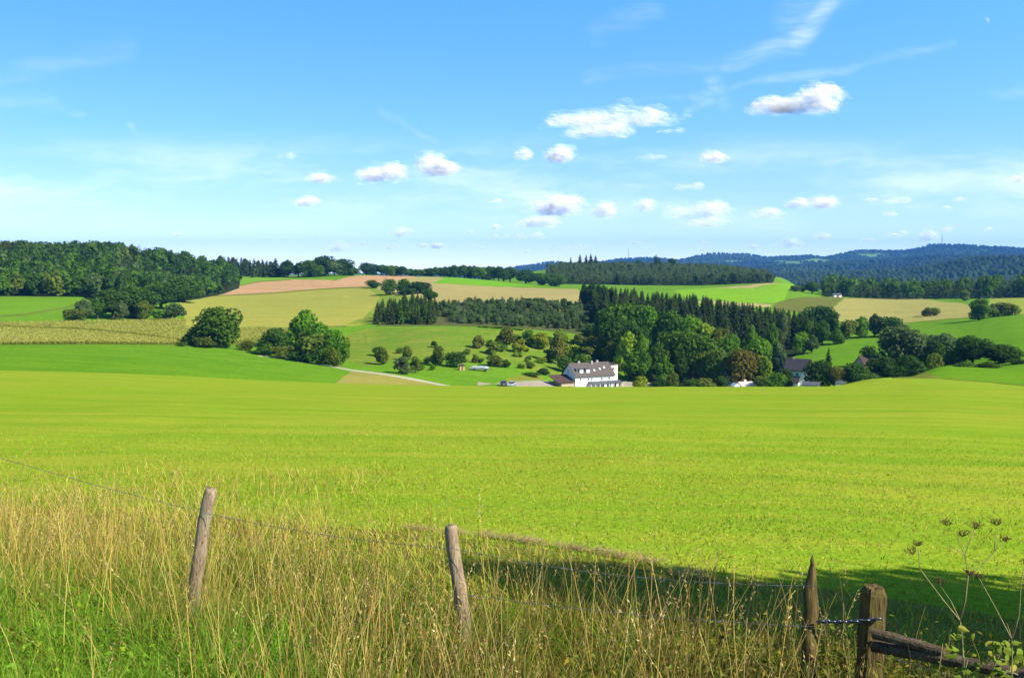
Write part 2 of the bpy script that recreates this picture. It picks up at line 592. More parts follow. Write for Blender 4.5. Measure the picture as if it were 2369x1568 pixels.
def hit(x, y, dlo=165.0, dhi=1000.0):
    """first distance in the range where the ray of a picture point meets the ground"""
    az, s = pix_dir(x, y)
    ds = np.geomspace(dlo, dhi, 900)
    f = relz(np.full_like(ds, az), ds) - s * ds
    k = np.where(f >= 0)[0]
    if len(k) == 0:
        i = int(np.argmax(f / ds))
        return az, float(ds[i])
    return az, float(ds[k[0]])


# ------------------------------------------------------------------ ground sheets (fields) cut from one triangulation
def seg(poly, n=6):
    out = []
    for i in range(len(poly)):
        a, b = poly[i], poly[(i + 1) % len(poly)]
        for k in range(n):
            t = k / n
            out.append((a[0] + (b[0] - a[0]) * t, a[1] + (b[1] - a[1]) * t))
    return out


def P(pts, dlo=165.0, dhi=1000.0):
    """picture points (x, y[, dlo, dhi]) or ('d', x, distance) -> (azimuth, log distance)"""
    out = []
    for p in pts:
        if p[0] == 'd':
            out.append((x_to_az(p[1]), math.log(p[2])))
        else:
            a, d = hit(p[0], p[1], p[2] if len(p) > 2 else dlo, p[3] if len(p) > 3 else dhi)
            out.append((a, math.log(d)))
    return out


# the mown meadow starts along a line that runs with the fence, about three metres behind it
def edge_d(x):
    return float(np.interp(x, [-2500, -800, 0, 600, 1000, 1560, 2369, 3300, 5000], [34, 22, 16.5, 13.2, 11.2, 9.7, 9.3, 9.5, 12]))


REG = []      # (name, polygon in (az, log d), later ones win)
exs = [-2400, -1200, -500, 0, 300, 600, 900, 1200, 1560, 1900, 2369, 3000, 3600]
REG.append(('mown_meadow', [(x_to_az(x), math.log(edge_d(x))) for x in exs] + P([
    ('d', 3600, 150), ('d', 2600, 151), (2369, 891.5, 125, 182), (2290, 884, 125, 186), (2230, 878.5, 125, 186), (2168, 875, 125, 186), (2110, 873.8, 125, 182),
    ('d', 2048, 172), ('d', 1990, 166), ('d', 1900, 160), ('d', 1400, 152), ('d', 1000, 153), ('d', 600, 158), ('d', 300, 160), ('d', 0, 160), ('d', -500, 160), ('d', -1200, 160), ('d', -2400, 150)])))
REG.append(('stubble', P([(770, 889), (793, 871), (815, 855), (880, 862), (950, 875), (1030, 891), ('d', 1035, 235), ('d', 900, 225), ('d', 780, 215)], 200)))
REG.append(('orchard_meadow', P([(800, 800), (790, 775), (860, 757), (1000, 758), (1120, 759), (1345, 775), (1420, 790), (1400, 850), (1330, 868), (1250, 866), (1180, 846), (1080, 838), (985, 828), (900, 838), (850, 846), (800, 830)])))
REG.append(('corn_ground', P([(-500, 796), (0, 795), (200, 795), (430, 797), (560, 798), (600, 790), (690, 770), (700, 757), (600, 757), (430, 757), (430, 741), (300, 743), (176, 745), (0, 749), (-500, 749)])))
REG.append(('grain_field', P([(430, 756.5), (600, 756.5), (700, 756.5), (790, 754), (862, 748), (875, 725), (905, 700), (962, 690), (930, 684), (905, 679), (870, 669), (842, 665),
                              (704, 672), (553, 682), (470, 685), (405, 691), (425, 715)])))
REG.append(('field_margin', P([(862, 748), (875, 725), (905, 700), (962, 690), (930, 684), (905, 679), (870, 669), (852, 667), (880, 690), (862, 715), (840, 735), (800, 750)])))
REG.append(('ploughed_field', P([(470, 684.5), (553, 681.5), (704, 671.5), (842, 664.5), (880, 658), (905, 655), (930, 646), (968, 641), (930, 636), (855, 637), (817, 639), (779, 650), (674, 647), (598, 652), (556, 662), (470, 667), (455, 676)], 300)))
REG.append(('stubble_field', P([(880, 658), (905, 655), (930, 646), (968, 641), (1031, 642), (1000, 655), (1100, 660), (1180, 663), (1335, 668), (1345, 700), (1340, 702), (1180, 702), (1010, 701), (975, 692), (962, 689.5), (930, 683.5), (905, 678.5), (870, 668)], 300)))
REG.append(('clover_field', P([(1000, 654.5), (1031, 641.5), (1090, 644), (1150, 651), (1240, 662), (1180, 662.5), (1100, 659.5)], 300)))
REG.append(('hilltop_pasture', P([(556, 661.5), (550, 640), (674, 639), (674, 646.5), (598, 651.5)], 500, 1000)))
REG.append(('sown_field', P([(1590, 690), (1560, 672), (1640, 665.5), (1740, 666), (1766, 661), (1840, 657), (1826, 668), (1815, 692), (1790, 700), (1720, 700)], 500, 1000)))
REG.append(('pale_strip', P([(1640, 665.3), (1740, 665.8), (1766, 660.5), (1840, 656.5), (1870, 652), (1784, 653), (1740, 660)], 500, 1040)))
REG.append(('pale_strip', P([(1560, 697), (1658, 697), (1720, 700.5), (1784, 702), (1784, 709), (1720, 708), (1640, 704)], 450, 1000)))
REG.append(('weedy_field', P([(1786, 714), (1795, 701), (1826, 690), (1870, 687), (1955, 688), (1935, 702), (1920, 718), (1850, 722)], 450, 1000)))
REG.append(('cut_field', P([(1956, 690), (2030, 687), (2130, 690), (2245, 706), (2247, 735), (2190, 739), (2100, 749), (2010, 751), (1930, 746), (1915, 722), (1936, 704)], 400, 1000)))
REG.append(('mustard_field', P([(2290, 691), (2369, 689), (2600, 689), (2900, 690), (2900, 738), (2600, 733), (2369, 728), (2325, 728), (2290, 716)], 400, 1000)))
REG.append(('farm_track', P([(600, 818.5), (640, 823.5), (700, 833.5), (760, 842), (815, 852), (880, 861), (950, 873), (1000, 884), (1045, 892.5), (1028, 893.5), (985, 884.5), (940, 875.5), (880, 864.5), (815, 855.5), (760, 845), (700, 836), (640, 826), (596, 821)], 240, 420)))
REG.append(('driveway', P([(1105, 893, 240, 420), (1140, 889.5, 240, 420), (1181, 886, 240, 420), (1215, 883, 240, 420), (1243, 882, 240, 420), (1275, 884, 240, 420), ('d', 1430, 345), ('d', 1480, 330), ('d', 1480, 312), ('d', 1300, 300), ('d', 1105, 300)])))
REG.append(('rough_grass', P([(1160, 884.5, 240, 420), (1185, 874, 240, 420), (1215, 868, 240, 420), (1250, 872, 240, 420), (1258, 880, 240, 420), (1215, 882, 240, 420), (1181, 885, 240, 420)])))


def strip(pts, th, dlo=165.0, dhi=1000.0):
    up = [(x, y - th * 0.5) for x, y in pts]; dn = [(x, y + th * 0.5) for x, y in reversed(pts)]
    return P(up + dn, dlo, dhi)


for pts_, th_ in (([(470, 684.5), (553, 681.5), (704, 671.8), (842, 664.8), (872, 663)], 2.6), ([(0, 732), (60, 727), (150, 712), (190, 700)], 4.0), ([(0, 748.5), (176, 744.5), (300, 742.5), (430, 740.5)], 2.0),
                 ([(556, 662), (598, 652), (674, 647)], 1.8), ([(430, 757.5), (560, 757.5), (690, 757), (800, 753)], 3.0), ([(2090, 748.5), (2190, 738.5), (2247, 735)], 2.0), ([(1010, 701), (1180, 702.5), (1335, 702)], 2.2),
                 ([(2062, 874), (2168, 875.2), (2290, 884.3), (2369, 892)], 2.2), ([(2250, 735), (2325, 728), (2369, 728.5)], 2.0), ([(1960, 690), (2030, 686.5), (2130, 689.5)], 2.0)):
    REG.append(('grass_margin', strip(pts_, th_, 130 if pts_[0][0] == 2062 else 165)))
REG.append(('sandy_bank', P([(1030, 740), (1040, 722), (1062, 706), (1075, 704), (1068, 716), (1052, 735), (1046, 748)])))
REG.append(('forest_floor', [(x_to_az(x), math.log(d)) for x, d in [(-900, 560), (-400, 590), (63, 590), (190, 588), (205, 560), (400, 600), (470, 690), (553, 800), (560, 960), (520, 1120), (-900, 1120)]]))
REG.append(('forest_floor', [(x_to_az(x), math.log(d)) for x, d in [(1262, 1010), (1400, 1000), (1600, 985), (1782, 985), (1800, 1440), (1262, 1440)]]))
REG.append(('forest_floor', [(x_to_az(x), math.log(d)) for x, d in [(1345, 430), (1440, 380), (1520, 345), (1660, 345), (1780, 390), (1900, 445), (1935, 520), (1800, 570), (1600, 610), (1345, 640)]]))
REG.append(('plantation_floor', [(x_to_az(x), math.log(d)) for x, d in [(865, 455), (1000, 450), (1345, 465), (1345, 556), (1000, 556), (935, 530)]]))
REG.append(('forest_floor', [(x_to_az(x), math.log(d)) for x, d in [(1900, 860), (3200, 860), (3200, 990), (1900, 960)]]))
# far hills: woods everywhere beyond 1700 m, with a few clearings
REG.append(('wooded_hills', [(R(-75), math.log(1750)), (R(75), math.log(1750)), (R(75), math.log(12400)), (R(-75), math.log(12400))]))
for poly in ([(1765, 601.5), (1790, 607), (1830, 611), (1880, 608), (1925, 604), (1900, 601.5), (1850, 604), (1800, 601)],
             [(1790, 611), (1830, 616), (1880, 612), (1850, 610)],
             [(2100, 636), (2150, 634), (2180, 638), (2130, 641)], [(1985, 590), (2030, 588), (2060, 590.5), (2010, 593)],
             [(1660, 604), (1720, 603), (1735, 606), (1680, 608)]):
    REG.append(('hill_meadow', P(poly, 2600, 7500)))

azs = np.unique(np.concatenate([np.linspace(R(-75), R(-34), 20), np.linspace(R(-34), R(34), 150), np.linspace(R(34), R(75), 20)]))
lds = np.unique(np.round(np.concatenate([np.log(np.geomspace(0.3, 5, 14)), np.log(np.geomspace(5, 105, 50)), np.log(np.geomspace(105, 200, 26)), np.log(np.geomspace(200, 1500, 90)),
                                         np.log(np.geomspace(1500, 2500, 8)), np.log(np.geomspace(2500, 7600, 80)), np.log(np.geomspace(7600, 12400, 6))]), 5))
A, L_ = np.meshgrid(azs, lds, indexing='ij')
gp_ = np.stack([A.ravel(), L_.ravel()], 1)
inner = (A.ravel() > azs[0]) & (A.ravel() < azs[-1]) & (L_.ravel() > lds[0]) & (L_.ravel() < lds[-1])
jit = rng.uniform(-1, 1, gp_.shape) * np.array([0.0012, 0.0015])
gp_[inner] += jit[inner]
K = 10.0   # azimuth scale for well-shaped triangles
vin = [Vector((a * K, l)) for a, l in gp_]
edges_in = []
dense = []
for name, poly in REG:
    pl = seg(poly, 4 if name in ('mown_meadow', 'wooded_hills') else 7)
    if name not in ('mown_meadow', 'wooded_hills', 'farm_track', 'driveway', 'grass_margin'):
        pl = [(a + rng.normal(0, 0.00035), l + rng.normal(0, 0.0022)) for a, l in pl]
    b = len(vin)
    vin += [Vector((a * K, l)) for a, l in pl]
    edges_in += [(b + i, b + (i + 1) % len(pl)) for i in range(len(pl))]
    dense.append(np.array(pl))
vo, eo, fo, ov, oe, of = geometry.delaunay_2d_cdt(vin, edges_in, [], 0, 1e-6, False)
vo = np.array([(v.x / K, v.y) for v in vo])
tri = np.array([f for f in fo if len(f) == 3], np.int32)


def inside(pts, poly):
    x, y = pts[:, 0], pts[:, 1]
    r = np.zeros(len(pts), bool)
    for i in range(len(poly)):
        x1, y1 = poly[i]; x2, y2 = poly[(i + 1) % len(poly)]
        if y1 == y2: continue
        r ^= ((y1 > y) != (y2 > y)) & (x < (x2 - x1) * (y - y1) / (y2 - y1) + x1)
    return r


cen = vo[tri].mean(1)
own = np.full(len(tri), -1, np.int32)
for i, pl in enumerate(dense):
    own[inside(cen, pl)] = i
gz_ = ground_ad(vo[:, 0], np.exp(vo[:, 1]))
gv = np.stack([np.sin(vo[:, 0]) * np.exp(vo[:, 1]), np.cos(vo[:, 0]) * np.exp(vo[:, 1]), gz_], 1)
# keep every triangle facing up
cr = np.cross(gv[tri[:, 1]] - gv[tri[:, 0]], gv[tri[:, 2]] - gv[tri[:, 0]])[:, 2]
tri[cr < 0] = tri[cr < 0][:, ::-1]

GM = {
    'mown_meadow': mat_ground('mown_meadow', (0.205, 0.286, 0.018), (0.272, 0.290, 0.028), (0.150, 0.255, 0.014), 0.055, 0.55, 9.0, (R(-7), 1.2), 0.45, 0.08, 0.85),
    'verge': mat_ground('verge', (0.17, 0.165, 0.025), (0.10, 0.15, 0.012), (0.20, 0.16, 0.05), 0.6, 2.0, 16.0, (R(0), 0.8), 0.5),
    'plantation_floor': mat_ground('plantation_floor', (0.06, 0.075, 0.02), (0.10, 0.10, 0.03), None, 0.05, 0.3, 1.0),
    'pasture': mat_ground('pasture', (0.110, 0.225, 0.010), (0.075, 0.185, 0.008), (0.135, 0.235, 0.014), 0.010, 0.07, 1.0, (R(8), 6.0), 0.5, 0.1, 0.6),
    'orchard_meadow': mat_ground('orchard_meadow', (0.105, 0.19, 0.012), (0.19, 0.205, 0.028), (0.075, 0.17, 0.010), 0.035, 0.11, 0.7, (R(20), 7.0), 0.5, 0.15, 0.55),
    'stubble': mat_ground('stubble', (0.27, 0.24, 0.05), (0.20, 0.19, 0.04), None, 0.05, 0.4, 2.0),
    'corn_ground': mat_ground('corn_ground', (0.16, 0.17, 0.03), (0.12, 0.14, 0.025), None, 0.03, 0.3, 2.0),
    'grain_field': mat_ground('grain_field', (0.30, 0.275, 0.05), (0.235, 0.255, 0.045), (0.24, 0.235, 0.035), 0.010, 0.07, 0.8, (R(8), 7.0), 0.4, 0.08, 0.8),
    'field_margin': mat_ground('field_margin', (0.20, 0.24, 0.03), (0.13, 0.20, 0.02), None, 0.02, 0.15, 1.0),
    'ploughed_field': mat_ground('ploughed_field', (0.44, 0.255, 0.12), (0.40, 0.27, 0.12), (0.34, 0.18, 0.09), 0.008, 0.05, 0.5, (R(-12), 8.0), 0.4, 0.08, 0.7),
    'stubble_field': mat_ground('stubble_field', (0.34, 0.27, 0.10), (0.29, 0.245, 0.085), (0.26, 0.22, 0.07), 0.008, 0.06, 0.6, (R(5), 7.0), 0.4, 0.08, 0.75),
    'clover_field': mat_ground('clover_field', (0.13, 0.29, 0.010), (0.11, 0.26, 0.010), None, 0.01, 0.08, 0.8),
    'hilltop_pasture': mat_ground('hilltop_pasture', (0.15, 0.27, 0.02), (0.12, 0.24, 0.02), None, 0.01, 0.08, 0.8),
    'sown_field': mat_ground('sown_field', (0.16, 0.31, 0.012), (0.14, 0.28, 0.012), None, 0.01, 0.08, 0.8),
    'pale_strip': mat_ground('pale_strip', (0.36, 0.28, 0.11), (0.30, 0.25, 0.09), None, 0.01, 0.08, 0.8),
    'weedy_field': mat_ground('weedy_field', (0.09, 0.13, 0.02), (0.14, 0.13, 0.03), None, 0.02, 0.1, 0.8),
    'cut_field': mat_ground('cut_field', (0.32, 0.27, 0.085), (0.27, 0.255, 0.07), (0.25, 0.23, 0.05), 0.010, 0.08, 0.7, (R(20), 8.0), 0.4, 0.08, 0.8),
    'mustard_field': mat_ground('mustard_field', (0.25, 0.27, 0.04), (0.20, 0.25, 0.03), None, 0.01, 0.08, 0.8),
    'farm_track': mat_ground('farm_track', (0.40, 0.37, 0.26), (0.33, 0.31, 0.20), None, 0.1, 0.5, 3.0),
    'driveway': mat_ground('driveway', (0.33, 0.285, 0.21), (0.27, 0.23, 0.16), None, 0.1, 0.5, 3.0),
    'grass_margin': mat_ground('grass_margin', (0.085, 0.12, 0.016), (0.15, 0.165, 0.028), None, 0.04, 0.2, 1.0),
    'rough_grass': mat_ground('rough_grass', (0.22, 0.19, 0.03), (0.14, 0.17, 0.02), None, 0.08, 0.5, 2.0),
    'sandy_bank': mat_ground('sandy_bank', (0.26, 0.19, 0.09), (0.18, 0.15, 0.06), None, 0.05, 0.4, 2.0),
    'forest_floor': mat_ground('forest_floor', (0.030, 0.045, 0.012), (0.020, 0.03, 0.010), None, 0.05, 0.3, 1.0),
    'wooded_hills': mat_ground('wooded_hills', (0.040, 0.068, 0.022), (0.024, 0.044, 0.018), (0.06, 0.09, 0.025), 0.0018, 0.012, 0.06, None, 0.9, 6.0),
    'hill_meadow': mat_ground('hill_meadow', (0.12, 0.20, 0.03), (0.10, 0.18, 0.03), None, 0.003, 0.02, 0.1),
}
names = ['pasture'] + [n for n, p in REG]
region_of = np.array(names)[own + 1]
edge_az = np.array([x_to_az(x) for x in exs]); edge_ld = np.log([edge_d(x) for x in exs])
is_verge = (region_of == 'pasture') & (cen[:, 1] < np.interp(cen[:, 0], edge_az, edge_ld) + 0.02)
region_of[is_verge] = 'verge'
for nm in dict.fromkeys(['pasture', 'verge'] + names):
    t = tri[region_of == nm]
    if not len(t): continue
    u, inv = np.unique(t, return_inverse=True)
    me = mesh_np(nm, gv[u], tris=inv.reshape(-1, 3), mat=GM[nm], smooth=True)
    tag(obj(nm, me), kind='structure')

# the land to the sides and behind the viewer, and the trodden spot under the camera
am = np.linspace(R(75), R(285), 60)
dm = np.geomspace(0.3, 12400, 40)
A2, D2 = np.meshgrid(am, dm, indexing='ij')
zz2 = CAMZ + np.interp(np.log(D2), np.log([0.02, 3, 8, 14, 40, 130, 400, 1000, 12500]), [-1.7, -1.9, -2.4, -3.0, -5, -10, -14, -20, -60])
w2 = np.clip(1 - np.minimum(np.abs(A2 - R(75)), np.abs(A2 - R(285))) / R(25), 0, 1)
zz2 = zz2 * w2 + (CAMZ - 1.7 - 0.012 * np.minimum(D2, 1500)) * (1 - w2)
v2 = np.stack([np.sin(A2) * D2, np.cos(A2) * D2, zz2], -1).reshape(-1, 3)
q2 = [(i * 40 + j, i * 40 + j + 1, (i + 1) * 40 + j + 1, (i + 1) * 40 + j) for i in range(59) for j in range(39)]
tag(obj('farmland', mesh_np('farmland', v2, quads=np.array(q2), mat=GM['pasture'], smooth=True)), kind='structure')
cc = [(0, 0, CAMZ - 1.7)] + [(math.sin(a) * 0.3, math.cos(a) * 0.3, CAMZ - 1.7) for a in np.linspace(0, 2 * math.pi, 24, endpoint=False)]
tag(obj('footpath', mesh_np('footpath', cc, tris=[(0, 1 + (k + 1) % 24, 1 + k) for k in range(24)], mat=GM['verge'])), kind='structure')


# ------------------------------------------------------------------ trees
def leaves(c, nrm, size, rnd, aspect=1.5):
    """one irregular leaf clump (quad) per centre"""
    n = len(c)
    nrm = nrm / np.maximum(np.linalg.norm(nrm, axis=1, keepdims=True), 1e-6)
    r = rnd.normal(size=(n, 3))
    u = np.cross(nrm, r); u /= np.maximum(np.linalg.norm(u, axis=1, keepdims=True), 1e-6)
    v = np.cross(nrm, u)
    s = np.asarray(size).reshape(-1, 1) * np.ones((n, 1))
    a = s * aspect * 0.5; b = s * 0.5
    k = rnd.uniform(0.75, 1.2, (n, 4))
    bend = nrm * (s * 0.18)
    vs = np.stack([c - u * a * k[:, :1], c - v * b * k[:, 1:2] + bend, c + u * a * k[:, 2:3], c + v * b * k[:, 3:4] + bend], 1)
    q = np.arange(n * 4).reshape(n, 4)
    return vs.reshape(-1, 3), q


def crown_points(rnd, n, nblob, z0, top_pow=1.0, lumpy=0.3, narrow=0.0, shell=0.75, core=True):
    """points spread over a crown made of overlapping lumps; unit size: width 1, height z0..1"""
    bl = []
    zc, zh = (z0 + 1) / 2, (1 - z0) / 2
    for i in range(nblob):
        while True:
            p = rnd.uniform(-1, 1, 3)
            if (p ** 2).sum() < 1: break
        p *= 0.72
        taper = 1 - narrow * max(0.0, (p[2] + 1) / 2) ** top_pow
        bl.append((p[0] * 0.5 * taper, p[1] * 0.5 * taper, zc + p[2] * zh * 0.98, rnd.uniform(0.13, 0.13 + lumpy * 0.5) * taper))
    if core: bl.append((0, 0, zc, 0.30)); bl.append((0, 0, z0 + 0.78 * (1 - z0), 0.2 * (1 - narrow * 0.6)))
    bl = np.array(bl)
    w = bl[:, 3] ** 2; w /= w.sum()
    k = rnd.choice(len(bl), n, p=w)
    d = rnd.normal(size=(n, 3)); d /= np.linalg.norm(d, axis=1, keepdims=True)
    rad = np.where(rnd.random(n) < shell, rnd.uniform(0.82, 1.08, n), rnd.uniform(0.2, 0.85, n))
    sz = np.array([1, 1, zh / 0.5 * 0.5 + 0.35])
    c = bl[k, :3] + d * (bl[k, 3] * rad)[:, None] * sz
    # clump shade: each lump has a slightly different leaf colour
    lv = rnd.uniform(0.25, 0.75, len(bl))[k] * 0.5 + rnd.random(n) * 0.5
    low = c[:, 2] < z0 * 0.85
    c[low, 2] = z0 * 0.85 + rnd.random(low.sum()) * 0.06
    return c, d, lv


def deciduous(seed, n, leaf, z0=0.14, nblob=16, narrow=0.0, lumpy=0.3, top_pow=1.0, core=True):
    rnd = np.random.default_rng(seed)
    c, d, lv = crown_points(rnd, n, nblob, z0, top_pow, lumpy, narrow, 0.75, core)
    nn = d * 0.9 + rnd.normal(size=d.shape) * 0.55 + np.array([0, 0, 0.25])
    v, q = leaves(c, nn, rnd.uniform(0.7, 1.35, n) * leaf, rnd)
    return v, q, np.repeat(lv, 4)


def conifer(seed, whorls=26, per=9, wid=0.5, droop=0.25, z0=0.04, fine=3, raggy=0.25):
    """drooping needle branches in whorls; width 1 at the foot, height 1"""
    rnd = np.random.default_rng(seed)
    vs, qs, lv = [], [], []
    nb = 0
    for i in range(whorls):
        t = i / (whorls - 1)
        z = z0 + (1 - z0) * (t ** 0.92) * 0.985
        r = wid * ((1 - t) ** 0.66) * (0.96 if t > 0.12 else 0.8) + 0.012
        for k in range(max(4, int(per * (0.55 + 0.6 * (1 - t))))):
            an = rnd.uniform(0, 2 * math.pi)
            L = r * rnd.uniform(1 - raggy * 1.6, 1 + raggy * 0.5)
            dirh = np.array([math.cos(an), math.sin(an), 0]); side = np.array([-math.sin(an), math.cos(an), 0])
            zz = z + rnd.uniform(-0.5, 0.5) / whorls
            for s in range(fine):
                f0, f1 = s / fine, (s + 1) / fine
                up = 0.045 * (1 - t)
                p0 = dirh * L * f0 + np.array([0, 0, zz + up * f0 - droop * L * f0 * f0 * 0.55])
                p1 = dirh * L * f1 + np.array([0, 0, zz + up * f1 - droop * L * f1 * f1 * 0.55])
                w0 = 0.16 * L + 0.012; w1 = w0 * (0.85 if s < fine - 1 else 0.25)
                tl = rnd.uniform(-0.5, 0.5)
                sd = side * math.cos(tl) + np.array([0, 0, math.sin(tl)])
                sag = np.array([0, 0, -0.018])
                b = len(vs)
                vs += [p0 - sd * w0 + sag, p0 + sd * w0 + sag, p1 + sd * w1 + sag, p1 - sd * w1 + sag]
                qs.append((b, b + 1, b + 2, b + 3))
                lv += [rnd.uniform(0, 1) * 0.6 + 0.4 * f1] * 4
    return np.array(vs), np.array(qs), np.array(lv)


def trunk_mesh(name, seed, z1, r=0.035, limbs=7, spread=0.32):
    rnd = np.random.default_rng(seed)
    mb = MB()
    pts = [(0, 0, -0.03)]
    x = y = 0
    for i in range(1, 6):
        x += rnd.uniform(-0.012, 0.012); y += rnd.uniform(-0.012, 0.012)
        pts.append((x, y, z1 * i / 5))
    mb.tube(pts, [r * 1.35, r, r * 0.85, r * 0.65, r * 0.42, r * 0.15], 8)
    for i in range(limbs):
        t = rnd.uniform(0.3, 0.85)
        an = rnd.uniform(0, 2 * math.pi)
        p = Vector((x * t, y * t, z1 * t))
        L = spread * rnd.uniform(0.6, 1.0)
        q = p + Vector((math.cos(an) * L * 0.5, math.sin(an) * L * 0.5, L * 0.5))
        e = p + Vector((math.cos(an) * L, math.sin(an) * L, L * 0.8))
        mb.tube([p, q, e], [r * 0.4, r * 0.26, r * 0.08], 5)
    me = bpy.data.meshes.new(name)
    me.from_pydata(mb.v, [], mb.f); me.materials.append(M_BARK); me.update()
    return me


def crown_mesh(name, arr):
    v, q, lv = arr
    return mesh_np(name, v, quads=q, mat=M_LEAF, attrs={'var': ('FLOAT', lv)})


KINDS = {}
KINDS['broad'] = [(crown_mesh('broad_crown', deciduous(s, 5600, 0.050, 0.02, 24, 0.12, 0.32)), trunk_mesh('broad_trunk', s, 0.75)) for s in (11, 12, 13, 14)]
KINDS['tall'] = [(crown_mesh('tall_crown', deciduous(s, 3800, 0.054, 0.02, 20, 0.42, 0.27)), trunk_mesh('tall_trunk', s, 0.8)) for s in (21, 22, 23)]
KINDS['open'] = [(crown_mesh('open_crown', deciduous(s, 1500, 0.070, -0.04, 12, 0.25, 0.25, 1.0, False)), trunk_mesh('open_trunk', s, 0.8, 0.035, 12)) for s in (31, 32, 33, 34, 35, 36)]
KINDS['shrub'] = [(crown_mesh('shrub_crown', deciduous(s, 2000, 0.066, 0.0, 14, 0.1, 0.36)), trunk_mesh('shrub_stem', s, 0.6, 0.03, 6)) for s in (41, 42, 43)]
KINDS['spruce'] = [(crown_mesh('spruce_crown', conifer(s, 30, 11, 0.5, 0.35)), trunk_mesh('spruce_trunk', s, 0.96, 0.03, 0)) for s in (51, 52, 53)]
KINDS['young'] = [(crown_mesh('young_conifer_crown', conifer(s, 14, 12, 0.5, 0.05, 0.0, 2, 0.35)), trunk_mesh('young_conifer_trunk', s, 0.9, 0.03, 0)) for s in (61, 62, 63)]
KINDS['pine'] = [(crown_mesh('pine_crown', deciduous(s, 1400, 0.07, 0.35, 9, 0.0, 0.25)), trunk_mesh('pine_trunk', s, 0.85, 0.035, 8)) for s in (71,)]
NAMES = {'broad': ('broadleaf_tree', 'tree', 'crown', 'trunk'), 'tall': ('broadleaf_tree', 'tree', 'crown', 'trunk'), 'open': ('orchard_tree', 'tree', 'crown', 'trunk'),
         'shrub': ('shrub', 'shrub', 'foliage', 'stem'), 'spruce': ('spruce_tree', 'spruce', 'crown', 'trunk'), 'young': ('young_conifer', 'conifer', 'crown', 'trunk'), 'pine': ('pine_tree', 'pine', 'crown', 'trunk')}
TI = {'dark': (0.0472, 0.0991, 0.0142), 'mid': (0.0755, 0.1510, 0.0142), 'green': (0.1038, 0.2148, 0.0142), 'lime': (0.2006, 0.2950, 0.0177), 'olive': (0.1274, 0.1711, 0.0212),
      'brown': (0.1534, 0.1628, 0.0236), 'grey': (0.0968, 0.1510, 0.0425), 'blue': (0.0425, 0.0802, 0.0401), 'spr': (0.0519, 0.0802, 0.0153), 'sprl': (0.0885, 0.1463, 0.0283), 'yel': (0.2478, 0.2891, 0.0165), 'rust': (0.2596, 0.1180, 0.0330),
      'silv': (0.1204, 0.1723, 0.0566)}
_cnt = [0]


def set_tree(kind, x, y, z, w, h, tint, label, group=None, cat=None, name=None):
    nm, ct, cn, tn = NAMES[kind]
    _cnt[0] += 1
    cm, tm = KINDS[kind][_cnt[0] % len(KINDS[kind])]
    root = empty(name or nm, (x, y, z), rng.uniform(0, 6.28), (w, w, h))
    tag(root, label, cat or ct, group)
    c = obj(cn, cm, root)
    j = rng.uniform(0.82, 1.18)
    t = TI[tint] if isinstance(tint, str) else tint
    c.color = (t[0] * j * rng.uniform(0.93, 1.07), t[1] * j, t[2] * j, 1)
    obj(tn, tm, root)
    return root


def plant(kind, x, d, ytop, wpx, tint, label, group=None, **kw):
    """a tree at picture column x, d metres away, whose top shows at picture height ytop"""
    a, _ = pix_dir(x, 740)
    s = pix_dir(x, ytop)[1]
    g = float(ground_ad(a, d))
    h = CAMZ + s * d - g
    w = wpx / F * d
    return set_tree(kind, math.sin(a) * d, math.cos(a) * d, g - 0.1, w * 1.06, max(h, 1.0) * 1.02, tint, label, group, **kw)


def base_d(x, y, dlo=170, dhi=1000):
    return hit(x, y, dlo, dhi)[1]


T = plant
# --- left: trees standing out in front of the wooded hill
gl = 'trees at the foot of the wooded hill'
T('shrub', 170, 455, 713, 48, 'olive', 'low olive shrub at the outer left tip of the tree clump below the wooded hill', gl)
T('tall', 196, 462, 687, 48, 'grey', 'grey-green tree just right of the olive shrub below the wooded hill', gl)
T('tall', 226, 470, 684, 44, 'mid', 'narrow green tree between the grey-green tree and the dark clump below the wooded hill', gl)
T('broad', 262, 474, 668, 82, 'dark', 'broad dark tree in the middle of the clump below the wooded hill', gl)
T('tall', 283, 465, 694, 34, 'silv', 'pale grey-green narrow tree in front of the dark clump below the wooded hill', gl)
T('broad', 316, 478, 660, 90, 'dark', 'tallest dark round tree of the clump below the wooded hill', gl)
T('tall', 332, 468, 692, 48, 'olive', 'olive bushy tree at the right front of the dark clump below the wooded hill', gl)
T('broad', 374, 540, 660, 92, 'dark', 'dark flat-topped tree on bare trunks at the right of the clump below the wooded hill', gl)
T('shrub', 368, 468, 716, 44, 'green', 'small green bush beside the round grey shrub at the corn field edge', gl)
T('shrub', 403, 466, 701, 52, 'grey', 'round grey-green shrub standing alone at the end of the clump by the grain field', gl)
T('broad', 425, 620, 640, 86, 'mid', 'olive-green rounded tree on the right shoulder of the wooded hill', gl)
T('shrub', 450, 690, 660, 40, 'olive', 'small dark bush at the tip of the wood where the ploughed field begins', gl)
